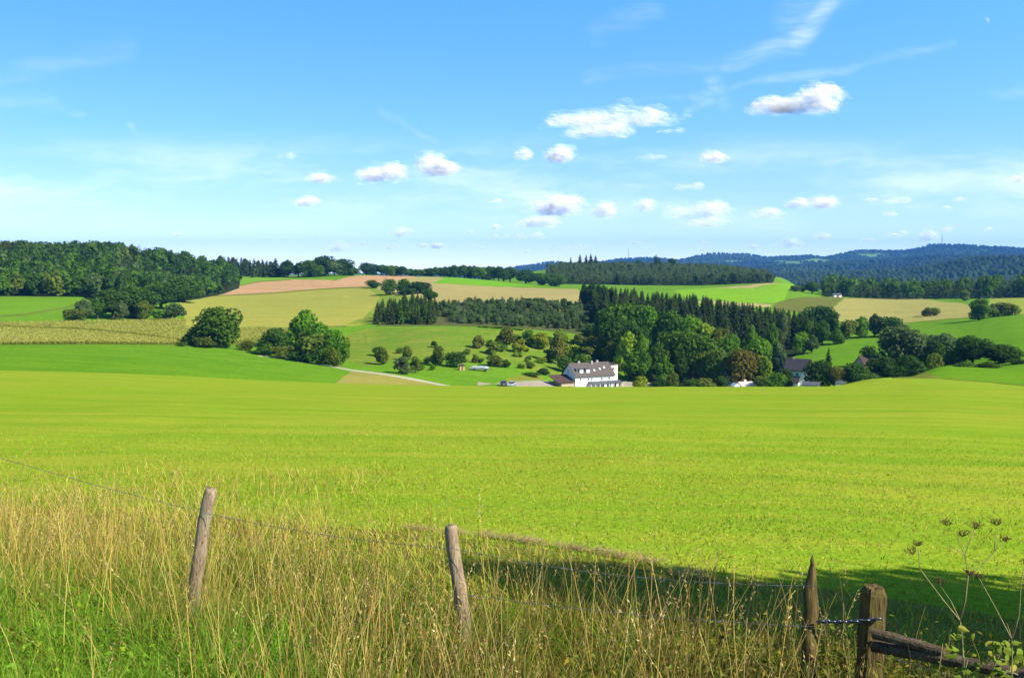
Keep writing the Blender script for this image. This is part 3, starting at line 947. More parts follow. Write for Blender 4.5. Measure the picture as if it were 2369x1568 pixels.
# --- oak and hedge group between the green field and the grain field
T('broad', 506, 350, 705, 94, 'mid', 'large round dark green oak alone at the corn field corner')
T('shrub', 452, 352, 752, 62, 'dark', 'dark bush against the left side of the large round oak')
T('shrub', 470, 345, 779, 52, 'olive', 'low olive bush in front of the large round oak')
T('shrub', 420, 345, 790, 26, 'mid', 'tiny bush in the corn edge left of the large round oak')
T('shrub', 570, 345, 785, 44, 'olive', 'low flat bush right of the large round oak')
gh = 'hedge group above the farm track'
T('tall', 704, 338, 711, 92, 'green', 'tall bright green pointed tree rising above the hedge by the farm track', gh)
T('shrub', 632, 335, 757, 76, 'dark', 'dark green bush at the left end of the hedge by the farm track', gh)
T('shrub', 672, 342, 766, 52, 'mid', 'mid green bush between the dark bush and the tall pointed tree', gh)
T('shrub', 722, 322, 772, 92, 'olive', 'brownish olive bush under the tall pointed tree by the farm track', gh)
T('broad', 768, 320, 758, 66, 'green', 'fresh green bushy tree at the right end of the hedge by the farm track', gh)
T('shrub', 690, 322, 800, 50, 'dark', 'low dark bush at the foot of the hedge beside the farm track', gh)
T('shrub', 770, 312, 805, 40, 'olive', 'low brownish bush at the lower right corner of the hedge by the farm track', gh)
for x, d, yt, w, t, lab in [(655, 326, 798, 56, 'olive', 'low olive bush filling the hedge foot left of its middle'), (735, 318, 796, 60, 'mid', 'bushy green thicket at the hedge foot under the brownish olive bush'),
                            (788, 322, 778, 40, 'green', 'leafy green bush closing the right end of the hedge by the farm track'), (610, 332, 790, 44, 'mid', 'low bush at the far left tip of the hedge by the farm track'),
                            (690, 336, 748, 54, 'mid', 'green bush against the stem of the tall pointed hedge tree'), (742, 330, 744, 56, 'green', 'rounded green bush joining the tall pointed tree and the bushy end tree')]:
    T('shrub', x, d, yt, w, t, lab, gh)
T('shrub', 803, 392, 779, 13, 'rust', 'small rust-brown bush on the pasture right of the hedge group')
# --- bushes in the middle of the hilltop fields
gm = 'trees in the middle of the hilltop fields'
T('shrub', 865, 725, 646, 34, 'dark', 'small dark bush at the tip of the ploughed field', gm)
T('shrub', 903, 650, 645, 38, 'mid', 'left round tree of the dark clump in the hilltop fields', gm)
T('shrub', 934, 655, 644, 42, 'mid', 'middle round tree of the dark clump in the hilltop fields', gm)
T('broad', 972, 650, 650, 58, 'dark', 'largest dark tree at the right of the clump in the hilltop fields', gm)
T('shrub', 942, 640, 666, 50, 'dark', 'low dark bush at the front of the clump in the hilltop fields', gm)
T('pine', 991, 560, 667, 40, 'dark', 'umbrella-shaped pine above the small conifer wood', gm)
# --- orchard on the pasture slope
go = 'orchard trees on the pasture slope'
for x, yb, yt, w, t, k, lab in [
    (883, 842, 797, 36, 'olive', 'open', 'dull olive orchard tree farthest left on the pasture slope'),
    (938, 833, 794, 32, 'olive', 'open', 'brownish slim orchard tree above the low leafy one near the farm track'),
    (931, 864, 824, 44, 'grey', 'open', 'grey-green leaning orchard tree closest to the farm track'),
    (960, 862, 820, 34, 'olive', 'open', 'small thin orchard tree at the right of the leaning one near the farm track'),
    (1012, 847, 791, 42, 'olive', 'open', 'pale-trunked orchard tree left of the dark round one'),
    (1056, 851, 812, 44, 'dark', 'shrub', 'dark round orchard tree above the timber hut'),
    (1107, 807, 771, 32, 'brown', 'open', 'small bare-stemmed orchard tree alone high on the pasture'),
    (1098, 842, 815, 20, 'olive', 'open', 'thin little tree behind the left end of the tarpaulin trailer'),
    (1140, 822, 789, 38, 'olive', 'open', 'spreading olive orchard tree below the brownish tall one'),
    (1143, 851, 818, 44, 'olive', 'open', 'low olive tree right behind the tarpaulin trailer'),
    (1172, 810, 752, 46, 'brown', 'tall', 'brownish tall tree at the top edge of the orchard'),
    (1204, 818, 781, 34, 'yel', 'open', 'small yellow-green tree with a dark shadow in the orchard'),
    (1170, 853, 830, 22, 'dark', 'shrub', 'small dark upright bush above the driveway'),
    (1227, 800, 755, 40, 'green', 'open', 'green tree left behind the bright yellow-green one in the orchard'),
    (1250, 808, 766, 42, 'yel', 'tall', 'bright yellow-green tree in the upper orchard'),
    (1292, 846, 762, 40, 'brown', 'tall', 'tall slim brownish tree above the house annex'),
    (1318, 832, 790, 44, 'lime', 'open', 'light green tree right behind the white house ridge'),
    (1294, 800, 758, 36, 'lime', 'open', 'light green tree top behind the slim brownish tree'),
    (1338, 806, 769, 36, 'olive', 'open', 'olive tree between the orchard and the big wood'),
    (1360, 832, 797, 52, 'olive', 'open', 'broad olive tree above the white house roof'),
    (1372, 812, 777, 42, 'olive', 'open', 'olive-green tree at the edge of the big wood above the white house'),
    (1396, 822, 777, 44, 'brown', 'open', 'brownish tree beside the bright lime tree of the big wood'),
    (1306, 862, 822, 42, 'mid', 'shrub', 'rounded green bush just behind the ridge of the white house'),
    (1384, 845, 806, 48, 'mid', 'open', 'mid green tree behind the right end of the white house roof'),
    (1408, 838, 796, 44, 'lime', 'open', 'light green tree between the white house and the wood'),
    (1346, 850, 818, 40, 'green', 'shrub', 'bright green bush behind the middle of the white house roof'),
    (1268, 838, 806, 30, 'olive', 'open', 'low olive tree left of the slim brownish tree above the house annex'),
    (1257, 869, 850, 28, 'dark', 'shrub', 'dark bush above the driveway beside the house annex'),
    (1228, 872, 860, 40, 'mid', 'shrub', 'low dark green bush above the driveway'),
    (1185, 792, 770, 30, 'olive', 'open', 'small olive tree behind the brownish tall one in the orchard'),
]:
    T(k, x, base_d(x, yb, 250, 520), yt, w * 1.15, t, lab, go)
for i in range(46):
    x = rng.uniform(1125, 1425) if i < 34 else rng.uniform(860, 1125)
    yb = rng.uniform(790, 862) if x > 1125 else rng.uniform(800, 860)
    if x > 1255 and yb > 838: yb -= 26
    hp = rng.uniform(9, 22)
    T('shrub', x, base_d(x, yb, 250, 520), yb - hp, hp * rng.uniform(1.0, 1.7), ('lime', 'olive', 'green', 'mid')[i % 4], 'low scrubby bush in the rough grass between the orchard trees', 'scrub between the orchard trees')
for i, x in enumerate((1120, 1150, 1195)):
    T('shrub', x, 452, 752 + i * 3, 40, 'lime', 'low light green bush along the top edge of the pasture', go)

# --- big mixed wood right of the white house
gw = 'broadleaf trees of the wood beside the white house'
for x, d, yt, w, t, k, lab in [
    (1448, 405, 694, 118, 'mid', 'broad', 'broad round-topped tree, highest of the wood right of the white house'),
    (1498, 400, 700, 84, 'green', 'broad', 'rounded green tree right of the highest tree in the wood'),
    (1556, 395, 714, 100, 'mid', 'broad', 'wide green tree in the upper middle of the wood'),
    (1595, 385, 728, 76, 'green', 'broad', 'green tree on the upper right slope of the wood'),
    (1628, 380, 742, 72, 'lime', 'broad', 'pale green tree on the right slope of the wood'),
    (1664, 372, 752, 64, 'olive', 'broad', 'olive tree low on the right slope of the wood'),
    (1690, 362, 770, 66, 'green', 'broad', 'green tree at the right foot of the wood above the orange-brown tree'),
    (1602, 348, 762, 110, 'mid', 'broad', 'large dark green tree at the front of the wood'),
    (1455, 348, 757, 78, 'lime', 'tall', 'bright lime-green tree in front of the dark wood right of the white house'),
    (1486, 346, 768, 50, 'green', 'tall', 'green tree against the right side of the bright lime tree'),
    (1494, 336, 806, 40, 'green', 'tall', 'slim green tree below the bright lime tree'),
    (1524, 344, 782, 70, 'mid', 'tall', 'tall dark tree in the front middle of the wood'),
    (1558, 350, 760, 80, 'mid', 'broad', 'dark rounded tree behind the front row of the wood'),
    (1424, 372, 782, 52, 'olive', 'tall', 'dull green tree just left of the bright lime tree'),
    (1536, 334, 818, 56, 'green', 'tall', 'leafy green tree low at the front edge of the wood'),
    (1572, 338, 800, 56, 'dark', 'tall', 'dark tree low at the front edge of the wood'),
    (1640, 338, 808, 62, 'olive', 'tall', 'olive tree at the right front of the wood'),
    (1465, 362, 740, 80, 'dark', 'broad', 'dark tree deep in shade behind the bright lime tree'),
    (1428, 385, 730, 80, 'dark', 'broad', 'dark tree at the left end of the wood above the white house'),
    (1402, 425, 716, 60, 'dark', 'broad', 'added dark tree darkening the shaded notch between plantation and wood'),  # these notch trees and the bush are added to darken the gap
    (1420, 455, 700, 60, 'dark', 'tall', 'added dark tree shading the notch from behind between plantation and wood'),
    (1392, 470, 712, 56, 'dark', 'tall', 'added dark tree shading the right end of the plantation'),
    (1375, 440, 745, 50, 'dark', 'shrub', 'added dark bush filling the notch shade low beside the plantation'),
    (1408, 405, 758, 50, 'dark', 'tall', 'added dark tree filling the notch shade low beside the wood'),
    (1468, 346, 800, 74, 'green', 'tall', 'dense green tree below the bright lime crown beside the house'),
    (1668, 334, 800, 60, 'olive', 'broad', 'olive-brown tree left of the orange-brown tree'),
    (1718, 331, 803, 88, (0.125, 0.112, 0.019), 'broad', 'orange-brown broad tree behind the pink house'),
    (1752, 345, 778, 74, 'green', 'broad', 'fresh green tree behind the orange-brown tree'),
    (1772, 330, 818, 44, 'lime', 'tall', 'slim light green tree right of the orange-brown tree'),
    (1802, 345, 806, 46, 'blue', 'tall', 'dark bluish tree left of the dark roofed house'),
    (1800, 352, 788, 50, 'grey', 'tall', 'grey-green tree behind the dark bluish one by the dark roofed house'),
    (1824, 328, 848, 34, 'dark', 'tall', 'dark tree just left of the dark roofed house front'),
    (1795, 322, 858, 48, 'green', 'shrub', 'bright green bush in front of the dark roofed house'),
    (1765, 322, 868, 40, 'olive', 'shrub', 'low olive bush right of the pink house'),
    (1738, 348, 762, 60, 'mid', 'tall', 'mid green tree below the spruces above the pink house'),
]:
    T(k, x, d, yt, w, t, lab, gw)
T('shrub', 1483, 321, 868, 38, 'yel', 'yellowish bush in front of the stone wall beside the white house')
T('shrub', 1557, 321, 861, 34, 'olive', 'brownish bush at the foot of the wood')
T('shrub', 1530, 330, 868, 40, 'mid', 'low green bush between the yellowish and the brownish bush at the wood edge')
T('shrub', 1640, 322, 872, 50, 'olive', 'low olive undergrowth bush at the right foot of the wood')
T('shrub', 1605, 322, 876, 46, 'mid', 'low dark bush under the large front tree of the wood')
T('shrub', 1668, 323, 868, 40, 'dark', 'dark bush against the white gable behind the wood')

# --- right: the valley trees and hedges
gr = 'trees along the stream right of the village'
for x, d, yt, w, t, k, lab in [
    (1788, 415, 740, 40, 'mid', 'tall', 'rounded pointed green tree below the middle of the spruce row'),
    (1811, 430, 716, 36, 'grey', 'tall', 'grey-green pointed tree inside the spruce row'),
    (1740, 420, 745, 30, 'green', 'tall', 'slim green tree low in the spruce row'),
    (1904, 440, 735, 46, 'mid', 'tall', 'smooth pointed green tree at the right end of the spruce row'),
    (1868, 440, 735, 44, 'mid', 'tall', 'dull green tree left of the smooth pointed one'),
    (1853, 420, 764, 46, 'green', 'tall', 'low green tree at the upper edge of the valley meadow'),
    (1880, 420, 770, 38, 'grey', 'tall', 'low grey-green tree at the upper edge of the valley meadow'),
    (1898, 485, 704, 70, 'dark', 'broad', 'dark round tree behind the right end of the spruce row'),
    (1926, 475, 718, 36, 'dark', 'tall', 'dark tree closing the right end of the spruce row'),
    (1938, 440, 760, 34, 'mid', 'shrub', 'small round bush at the left end of the hedge below the cut field'),
    (1962, 455, 739, 46, 'olive', 'shrub', 'loose olive bush in the hedge below the cut field'),
    (1994, 460, 728, 42, 'green', 'tall', 'light green pointed tree in the hedge below the cut field'),
    (2024, 462, 721, 38, 'dark', 'tall', 'dark pointed tree in the hedge below the cut field'),
    (2063, 462, 732, 66, 'dark', 'shrub', 'wide dark bush at the right end of the hedge below the cut field'),
    (2090, 345, 752, 110, 'grey', 'broad', 'largest grey-green tree of the group right of the village'),
    (2136, 345, 768, 72, 'grey', 'broad', 'grey-green tree at the right shoulder of the largest tree right of the village'),
    (2186, 330, 766, 68, 'grey', 'broad', 'grey-green tree standing free in the middle of the right-hand group'),
    (2166, 322, 784, 56, 'dark', 'broad', 'dark tree in front of the grey-green one in the right-hand group'),
    (2254, 305, 776, 80, 'dark', 'broad', 'dark round tree toward the right end of the right-hand group'),
    (2316, 300, 794, 84, 'dark', 'broad', 'dark broad tree at the right end of the right-hand group'),
    (2214, 305, 812, 52, 'mid', 'shrub', 'mid green bush between the two dark trees of the right-hand group'),
    (2018, 372, 797, 42, 'dark', 'shrub', 'small leaning dark tree alone on the valley meadow'),
    (2044, 330, 824, 64, 'dark', 'broad', 'dark tree below the brown barn roof'),
    (1980, 322, 836, 64, 'dark', 'broad', 'dark tree left of the brown barn roof'),
    (2108, 318, 818, 62, 'dark', 'broad', 'dark tree under the largest grey-green tree right of the village'),
    (2168, 300, 816, 36, 'olive', 'shrub', 'olive bush above the green strip in the right-hand group'),
    (2075, 300, 842, 56, 'dark', 'shrub', 'dark bush low above the meadow edge in the right-hand group'),
    (2130, 285, 832, 50, 'dark', 'shrub', 'dark bush right of the low one above the meadow edge'),
    (2362, 290, 830, 44, 'dark', 'shrub', 'dark bush at the far right end of the right-hand group'),
    (2240, 285, 835, 56, 'mid', 'shrub', 'mid green bush under the dark round tree of the right-hand group'),
    (2290, 280, 835, 56, 'mid', 'shrub', 'mid green bush under the dark broad tree of the right-hand group'),
    (2010, 308, 862, 60, 'mid', 'shrub', 'bushy thicket between the brown barn and the meadow crest'),
    (1919, 335, 800, 30, 'spr', 'spruce', 'single dark spruce above the white garage'),
    (1898, 322, 830, 66, 'dark', 'broad', 'dark round tree right of the dark roofed house'),
    (1940, 320, 846, 40, 'brown', 'broad', 'tan-brown tree right of the single spruce'),
    (2264, 520, 687, 48, 'mid', 'tall', 'solitary tall tree on the right-hand hillside'),
    (2298, 535, 700, 36, 'olive', 'shrub', 'left bush of the short hedge beside the solitary hillside tree'),
    (2322, 537, 699, 40, 'olive', 'shrub', 'middle bush of the short hedge beside the solitary hillside tree'),
    (2342, 538, 702, 34, 'olive', 'shrub', 'right bush of the short hedge beside the solitary hillside tree'),
    (2145, 600, 709, 26, 'olive', 'shrub', 'left half of the low bush pair in the cut field'),
    (2160, 600, 711, 24, 'olive', 'shrub', 'right half of the low bush pair in the cut field'),
    (2231, 790, 669, 26, 'olive', 'tall', 'small olive tree at the front of the dark spruce belt'),
    (1877, 840, 651, 36, 'dark', 'broad', 'dark round tree beside the far white barn'),
    (1856, 850, 657, 24, 'dark', 'broad', 'small dark tree left of the one beside the far white barn'),
    (1838, 820, 659, 30, 'grey', 'tall', 'grey-green pointed tree at the end of the sown field'),
    (1912, 815, 678, 24, 'dark', 'shrub', 'low dark bush in front of the far white barn'),
]:
    T(k, x, d, yt, w, t, lab, gr)

# --- skyline groves
gs = 'grove on the left skyline'
for x, d, yt, w, t, k, lab in [
    (692, 905, 606, 36, 'dark', 'tall', 'left tree of the round grove on the skyline'),
    (716, 900, 600, 50, 'mid', 'broad', 'large green tree in the left half of the skyline grove'),
    (752, 905, 589, 56, 'dark', 'broad', 'tallest dark tree of the skyline grove'),
    (738, 890, 612, 40, 'mid', 'broad', 'lower green tree in front of the tallest in the skyline grove'),
    (775, 895, 604, 44, 'grey', 'broad', 'pale green tree in the right half of the skyline grove'),
    (796, 903, 597, 54, 'dark', 'broad', 'dark round tree at the right end of the skyline grove'),
    (818, 900, 620, 40, 'mid', 'shrub', 'low bush at the right foot of the skyline grove'),
    (640, 925, 595, 34, 'spr', 'spruce', 'pointed spruce left of the skyline grove'),
    (668, 920, 598, 44, 'dark', 'tall', 'dark tree between the pointed spruce and the skyline grove'),
    (849, 1000, 606, 34, 'blue', 'broad', 'left of the two distant bluish trees right of the skyline grove'),
    (866, 1000, 609, 28, 'blue', 'broad', 'right of the two distant bluish trees right of the skyline grove'),
    (1216, 905, 622, 46, 'dark', 'broad', 'round dark tree toward the right end of the ridge hedge'),
    (1180, 915, 618, 40, 'dark', 'broad', 'dark tree left of the round one in the ridge hedge'),
    (1250, 900, 630, 42, 'mid', 'broad', 'mid green tree near the right end of the ridge hedge'),
    (1284, 885, 632, 50, 'mid', 'broad', 'last tree at the right end of the ridge hedge'),
    (1320, 1300, 593, 9, 'spr', 'spruce', 'slim lone spruce left of the cluster on the round hill'),
    (1341, 1300, 586, 14, 'spr', 'spruce', 'tall lone spruce next to the cluster on the round hill'),
    (1355, 1305, 588, 16, 'spr', 'spruce', 'left spruce of the cluster on the round hill'),
    (1366, 1305, 585, 16, 'spr', 'spruce', 'highest spruce of the cluster on the round hill'),
    (1377, 1305, 589, 16, 'spr', 'spruce', 'right spruce of the cluster on the round hill'),
    (1299, 1290, 604, 14, 'mid', 'broad', 'small round tree on the left slope of the round hill'),
    (1476, 1300, 601, 16, 'dark', 'broad', 'small round tree top in the middle of the round hill'),
    (1516, 1300, 587, 17, 'spr', 'spruce', 'pointed spruce alone right of the middle of the round hill'),
    (1524, 1300, 594, 16, 'spr', 'spruce', 'lower spruce beside the pointed one on the round hill'),
    (1553, 1300, 597, 20, 'dark', 'broad', 'dark round tree top on the right half of the round hill'),
]:
    T(k, x, d, yt, w, t, lab, gs)


# --- stands of look-alike trees, still one object per tree
def in_poly_xd(poly, n, spacing, seed):
    """spread points inside a polygon of (picture x, distance), at least spacing apart"""
    r = np.random.default_rng(seed)
    pl = np.array([(x_to_az(x), d) for x, d in poly])
    dmin, dmax = pl[:, 1].min(), pl[:, 1].max()
    pts = []
    grid = {}
    tries = 0
    while len(pts) < n and tries < n * 40:
        tries += 1
        a = r.uniform(pl[:, 0].min(), pl[:, 0].max()); d = math.sqrt(r.uniform(dmin ** 2, dmax ** 2))
        if not inside(np.array([(a, d)]), pl)[0]: continue
        x, y = math.sin(a) * d, math.cos(a) * d
        c = (int(x // spacing), int(y // spacing))
        if any((x - q[0]) ** 2 + (y - q[1]) ** 2 < spacing ** 2 for i in (-1, 0, 1) for j in (-1, 0, 1) for q in grid.get((c[0] + i, c[1] + j), [])): continue
        grid.setdefault(c, []).append((x, y))
        pts.append((x, y, a, d))
    return pts


def tops(x, curve):
    return float(np.interp(x, [c[0] for c in curve], [c[1] for c in curve]))


# the spruce wood behind the broadleaf trees
for i, (x, y, a, d) in enumerate(in_poly_xd([(1372, 505), (1480, 470), (1580, 440), (1690, 428), (1800, 428), (1915, 468), (1925, 520), (1850, 545), (1640, 590), (1400, 600)], 230, 4.6, 3)):
    h = rng.normal(15.4, 1.3) if d > 480 else rng.normal(14.0, 1.5)
    xp = CX + math.tan(a) * F * 1.0025
    yt = tops(xp, [(1340, 655), (1420, 660), (1500, 669), (1600, 677), (1700, 692), (1800, 708), (1870, 718), (1930, 738)]) + rng.normal(1.5, 2.5)
    h = max(6.5, min(h, CAMZ + pix_dir(xp, yt)[1] * d - float(ground(x, y))))
    set_tree('spruce', x, y, float(ground(x, y)) - 0.2, h * rng.uniform(0.40, 0.52), h, 'spr', 'dark pointed spruce in the dense wood above the village', 'spruces in the wood above the village')
for i, (x, d, yt) in enumerate([(1352, 545, 654), (1368, 540, 650), (1384, 548, 652), (1398, 540, 657), (1412, 548, 664)]):
    T('tall', x, d, yt, 30, 'dark', 'dark bare-stemmed tree at the left end of the spruce wood', 'trees at the left end of the spruce wood')
# the small wood of pointed conifers on the slope
for x, y, a, d in in_poly_xd([(868, 462), (1005, 458), (1012, 540), (940, 545), (885, 500)], 90, 3.0, 5):
    h = rng.uniform(7.5, 11)
    set_tree('spruce', x, y, float(ground(x, y)) - 0.2, h * rng.uniform(0.44, 0.56), h, 'mid' if rng.random() < 0.3 else 'spr', 'dark pointed conifer in the small wood on the slope', 'conifers of the small wood on the slope')
# the young plantation
for x, y, a, d in in_poly_xd([(1010, 548), (1050, 468), (1190, 466), (1345, 478), (1345, 556), (1075, 558)], 290, 3.3, 6):
    h = rng.uniform(3.6, 5.6)
    bushy = rng.random() < 0.55
    set_tree('shrub' if bushy else 'young', x, y, float(ground(x, y)) - 0.1, h * rng.uniform(0.8, 1.1), h * (0.85 if bushy else 1.0), ('silv', 'sprl', 'grey')[int(rng.integers(3))], 'bluish young conifer in the plantation above the orchard', 'young conifers of the plantation', 'conifer', 'young_conifer')
# ridge hedge trees
for i, x in enumerate(np.linspace(884, 1165, 26)):
    yt = tops(x, [(880, 613), (900, 611), (930, 617), (990, 621), (1020, 616), (1050, 611), (1110, 614), (1165, 618)]) + rng.uniform(-2, 3)
    T(('broad', 'tall')[i % 2], x, 915 + rng.uniform(-14, 14), yt, rng.uniform(24, 36), ('dark', 'dark', 'mid')[i % 3], 'dark leafy tree in the long hedge along the ridge', 'trees of the hedge along the ridge')
for i, x in enumerate(np.linspace(512, 630, 13)):
    yt = tops(x, [(510, 588), (560, 593), (620, 601), (640, 600)]) + rng.uniform(-2, 3)
    T('spruce' if i % 3 else 'tall', x, 985 + rng.uniform(-10, 10), yt, rng.uniform(20, 28), 'spr', 'dark tree in the row on the left skyline', 'dark trees on the left skyline')
for i in range(24):
    x = rng.uniform(556, 676)
    T('young', x, 945 + rng.uniform(-12, 12), 616 + rng.uniform(-4, 6), 14, 'sprl', 'young conifer in front of the dark skyline row', 'young conifers on the left skyline')


# --- woods that read as one mass
def mass_tree(kind, seed, n):
    if kind == 'c':
        return conifer(seed, 9, 6, 0.5, 0.25, 0.03, 1, 0.3)
    return deciduous(seed, n, 0.13, 0.05, 9, 0.1, 0.34)


def wood(name, label, cat, pts, hfun, kfun, wfun, tfun, n=230):
    var = {'c': [mass_tree('c', 90 + i, n) for i in range(4)], 'b': [mass_tree('b', 80 + i, n) for i in range(5)]}
    V, Q, TV, TT = [], [], [], []
    off = 0
    for i, (x, y, a, d) in enumerate(pts):
        k = kfun(x, y, a, d)
        v, q, lv = var[k][i % len(var[k])]
        h = hfun(x, y, a, d); w = h * wfun(k)
        an = rng.uniform(0, 6.28); c, s = math.cos(an), math.sin(an)
        vv = v * np.array([w, w, h])
        vv = np.stack([vv[:, 0] * c - vv[:, 1] * s + x, vv[:, 0] * s + vv[:, 1] * c + y, vv[:, 2] + float(ground_ad(a, d)) - 0.3], 1)
        V.append(vv); Q.append(q + off); off += len(v); TV.append(lv)
        t = np.array(tfun(k, x, y)) * rng.uniform(0.85, 1.12)
        TT.append(np.tile(np.array([t[0], t[1], t[2], 1.0]), (len(v), 1)))
    me = mesh_np(name, np.concatenate(V), quads=np.concatenate(Q), mat=M_LEAF_MASS, attrs={'var': ('FLOAT', np.concatenate(TV)), 'tint': ('FLOAT_COLOR', np.concatenate(TT))})
    return tag(obj(name, me), label, cat, kind='stuff')


def left_tint(k, x, y):
    if k == 'c': return TI['spr'] if rng.random() < 0.6 else (0.036, 0.066, 0.018)
    r = rng.random()
    return (0.085, 0.088, 0.02) if r < 0.02 else TI['olive'] if r < 0.07 else TI['grey'] if r < 0.18 else TI['dark'] if r < 0.72 else TI['mid']


pts = in_poly_xd([(-620, 585), (60, 592), (188, 592), (225, 575), (395, 610), (460, 700), (540, 800), (552, 880), (545, 1010), (-620, 1010)], 2600, 6.2, 8)
wood('hillside_wood', 'dark mixed wood covering the whole hill on the left', 'wood', pts, lambda x, y, a, d: rng.uniform(11, 16), lambda x, y, a, d: 'c' if rng.random() < (0.7 if d > 760 else 0.12) else 'b',
     lambda k: rng.uniform(0.36, 0.5) if k == 'c' else rng.uniform(0.62, 0.9), left_tint)
pts = in_poly_xd([(1266, 1040), (1330, 1012), (1460, 1000), (1600, 992), (1780, 992), (1782, 1150), (1770, 1440), (1270, 1440)], 5200, 4.6, 9)
wood('hilltop_plantation', 'even dark conifer plantation on the round hill in the middle distance', 'wood', pts, lambda x, y, a, d: rng.uniform(10, 13) if d < 1035 else rng.uniform(6.5, 8.5), lambda x, y, a, d: 'c' if rng.random() < 0.9 else 'b',
     lambda k: rng.uniform(0.5, 0.7) if k == 'c' else rng.uniform(0.7, 0.9), lambda k, x, y: TI['spr'] if x * x + y * y < 1035 ** 2 else (0.090, 0.135, 0.030))  # sunlit slope put into a paler tint, dark front edge into a deeper one
pts = in_poly_xd([(1905, 850), (1990, 838), (2100, 838), (2240, 838), (2369, 830), (3300, 830), (3300, 960), (1915, 930)], 900, 5.5, 10)
wood('spruce_belt', 'long dark spruce belt on the right below the blue hills', 'wood', pts, lambda x, y, a, d: rng.uniform(15, 19) * (1.0 if a < x_to_az(2110) else 0.9 + 0.3 * min(1, (a - x_to_az(2110)) / 0.1)), lambda x, y, a, d: 'c' if rng.random() < 0.85 else 'b',
     lambda k: rng.uniform(0.34, 0.46) if k == 'c' else rng.uniform(0.55, 0.75), lambda k, x, y: TI['spr'] if k == 'c' else TI['mid'])


# trees all over the far hills: simple tufted cones, far too small to show more
def far_wood():
    r = np.random.default_rng(12)
    n = 26000
    a = r.uniform(x_to_az(1050), x_to_az(2900), n)
    d = np.exp(r.uniform(math.log(2450), math.log(7300), n))
    x, y = np.sin(a) * d, np.cos(a) * d
    keep = vnoise(x, y, 420, 21) + 0.5 * vnoise(x, y, 180, 22) > -0.75
    av = np.stack([a, np.log(d)], 1)
    for (nm, _), pl in zip(REG, dense):
        if nm == 'hill_meadow': keep &= ~inside(av, pl)
    x, y, a, d = x[keep], y[keep], a[keep], d[keep]
    n = len(x)
    z = ground_ad(a, d)
    h = r.uniform(10, 15, n) * (0.8 + 0.2 * d / 5000); w = h * r.uniform(0.9, 1.5, n)
    ns = 6
    ring = []
    for lev, rr in ((0.0, 0.5), (0.62, 0.40)):
        for k in range(ns):
            an = 2 * math.pi * k / ns + lev
            j = r.uniform(0.75, 1.25, n)
            ring.append(np.stack([x + math.cos(an) * w * rr * j, y + math.sin(an) * w * rr * j, z + h * lev - 1], 1))
    ring.append(np.stack([x + r.uniform(-1, 1, n), y, z + h], 1))
    V = np.stack(ring, 1)
    b = np.arange(n)[:, None] * (2 * ns + 1)
    quads = np.concatenate([b + np.array([[k, (k + 1) % ns, ns + (k + 1) % ns, ns + k]]) for k in range(ns)])
    tris = np.concatenate([b + np.array([[ns + k, ns + (k + 1) % ns, 2 * ns]]) for k in range(ns)])
    tn = np.clip(0.5 + 0.5 * vnoise(x, y, 350, 31) + r.uniform(-0.25, 0.25, n), 0, 1)[:, None]
    col = np.array([[0.014, 0.028, 0.012]]) * (1 - tn) + np.array([[0.050, 0.082, 0.026]]) * tn
    col = np.repeat(np.concatenate([col, np.ones((n, 1))], 1), 2 * ns + 1, 0)
    me = mesh_np('far_wood', V.reshape(-1, 3), quads=quads, tris=tris, mat=M_LEAF_MASS, attrs={'var': ('FLOAT', np.repeat(r.random(n), 2 * ns + 1)), 'tint': ('FLOAT_COLOR', col)})
    tag(obj('far_wood', me), 'distant forest covering the blue hills along the right horizon', 'forest', kind='stuff')


far_wood()


# ------------------------------------------------------------------ corn: tall rows of plants in two strips with a dark lane between
def corn(name, label, poly, n, seed):
    r = np.random.default_rng(seed)
    pl = np.array(poly)
    a = r.uniform(pl[:, 0].min(), pl[:, 0].max(), n)
    d = np.exp(r.uniform(pl[:, 1].min(), pl[:, 1].max(), n))
    k = inside(np.stack([a, np.log(d)], 1), pl)
    a, d = a[k], d[k]
    x, y = np.sin(a) * d, np.cos(a) * d
    x = np.round(x / 0.8) * 0.8 + r.normal(0, 0.08, len(x))
    z = ground(x, y)
    n = len(x)
    h = r.uniform(1.0, 1.2, n)
    V, Qd, C = [], [], []
    off = 0
    for j in range(5):
        an = r.uniform(0, 2 * math.pi, n)
        hz = h * (0.25 + 0.19 * j)
        c = np.stack([x + np.cos(an) * 0.22, y + np.sin(an) * 0.22, z + hz], 1)
        nn = np.stack([np.cos(an) * 0.4, np.sin(an) * 0.4, np.full(n, 0.8)], 1) + r.normal(0, 0.3, (n, 3))
        v, q = leaves(c, nn, r.uniform(0.22, 0.36, n), r, 1.5)
        V.append(v); Qd.append(q + off); off += len(v)
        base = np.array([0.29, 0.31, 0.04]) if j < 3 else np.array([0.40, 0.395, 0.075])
        C.append(np.repeat(base * r.uniform(0.93, 1.07, (n, 1)), 4, 0))
    V = np.concatenate(V); C = np.concatenate(C)
    me = mesh_np(name, V, quads=np.concatenate(Qd), mat=M_LEAF_MASS, attrs={'var': ('FLOAT', np.full(len(V), 0.5)), 'tint': ('FLOAT_COLOR', np.concatenate([C, np.ones((len(C), 1))], 1))})
    tag(obj(name, me), label, 'crop', kind='stuff')


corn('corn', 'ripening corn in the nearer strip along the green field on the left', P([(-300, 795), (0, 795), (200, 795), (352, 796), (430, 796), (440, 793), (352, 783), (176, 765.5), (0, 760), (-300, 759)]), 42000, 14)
corn('corn', 'ripening corn in the farther strip below the wooded hill on the left', P([(-300, 754.5), (0, 755.5), (176, 760.5), (352, 777.5), (440, 791), (500, 794), (560, 792), (600, 780), (690, 762), (600, 757), (430, 757), (430, 741), (300, 743), (176, 745), (0, 749), (-300, 750)]), 42000, 15)

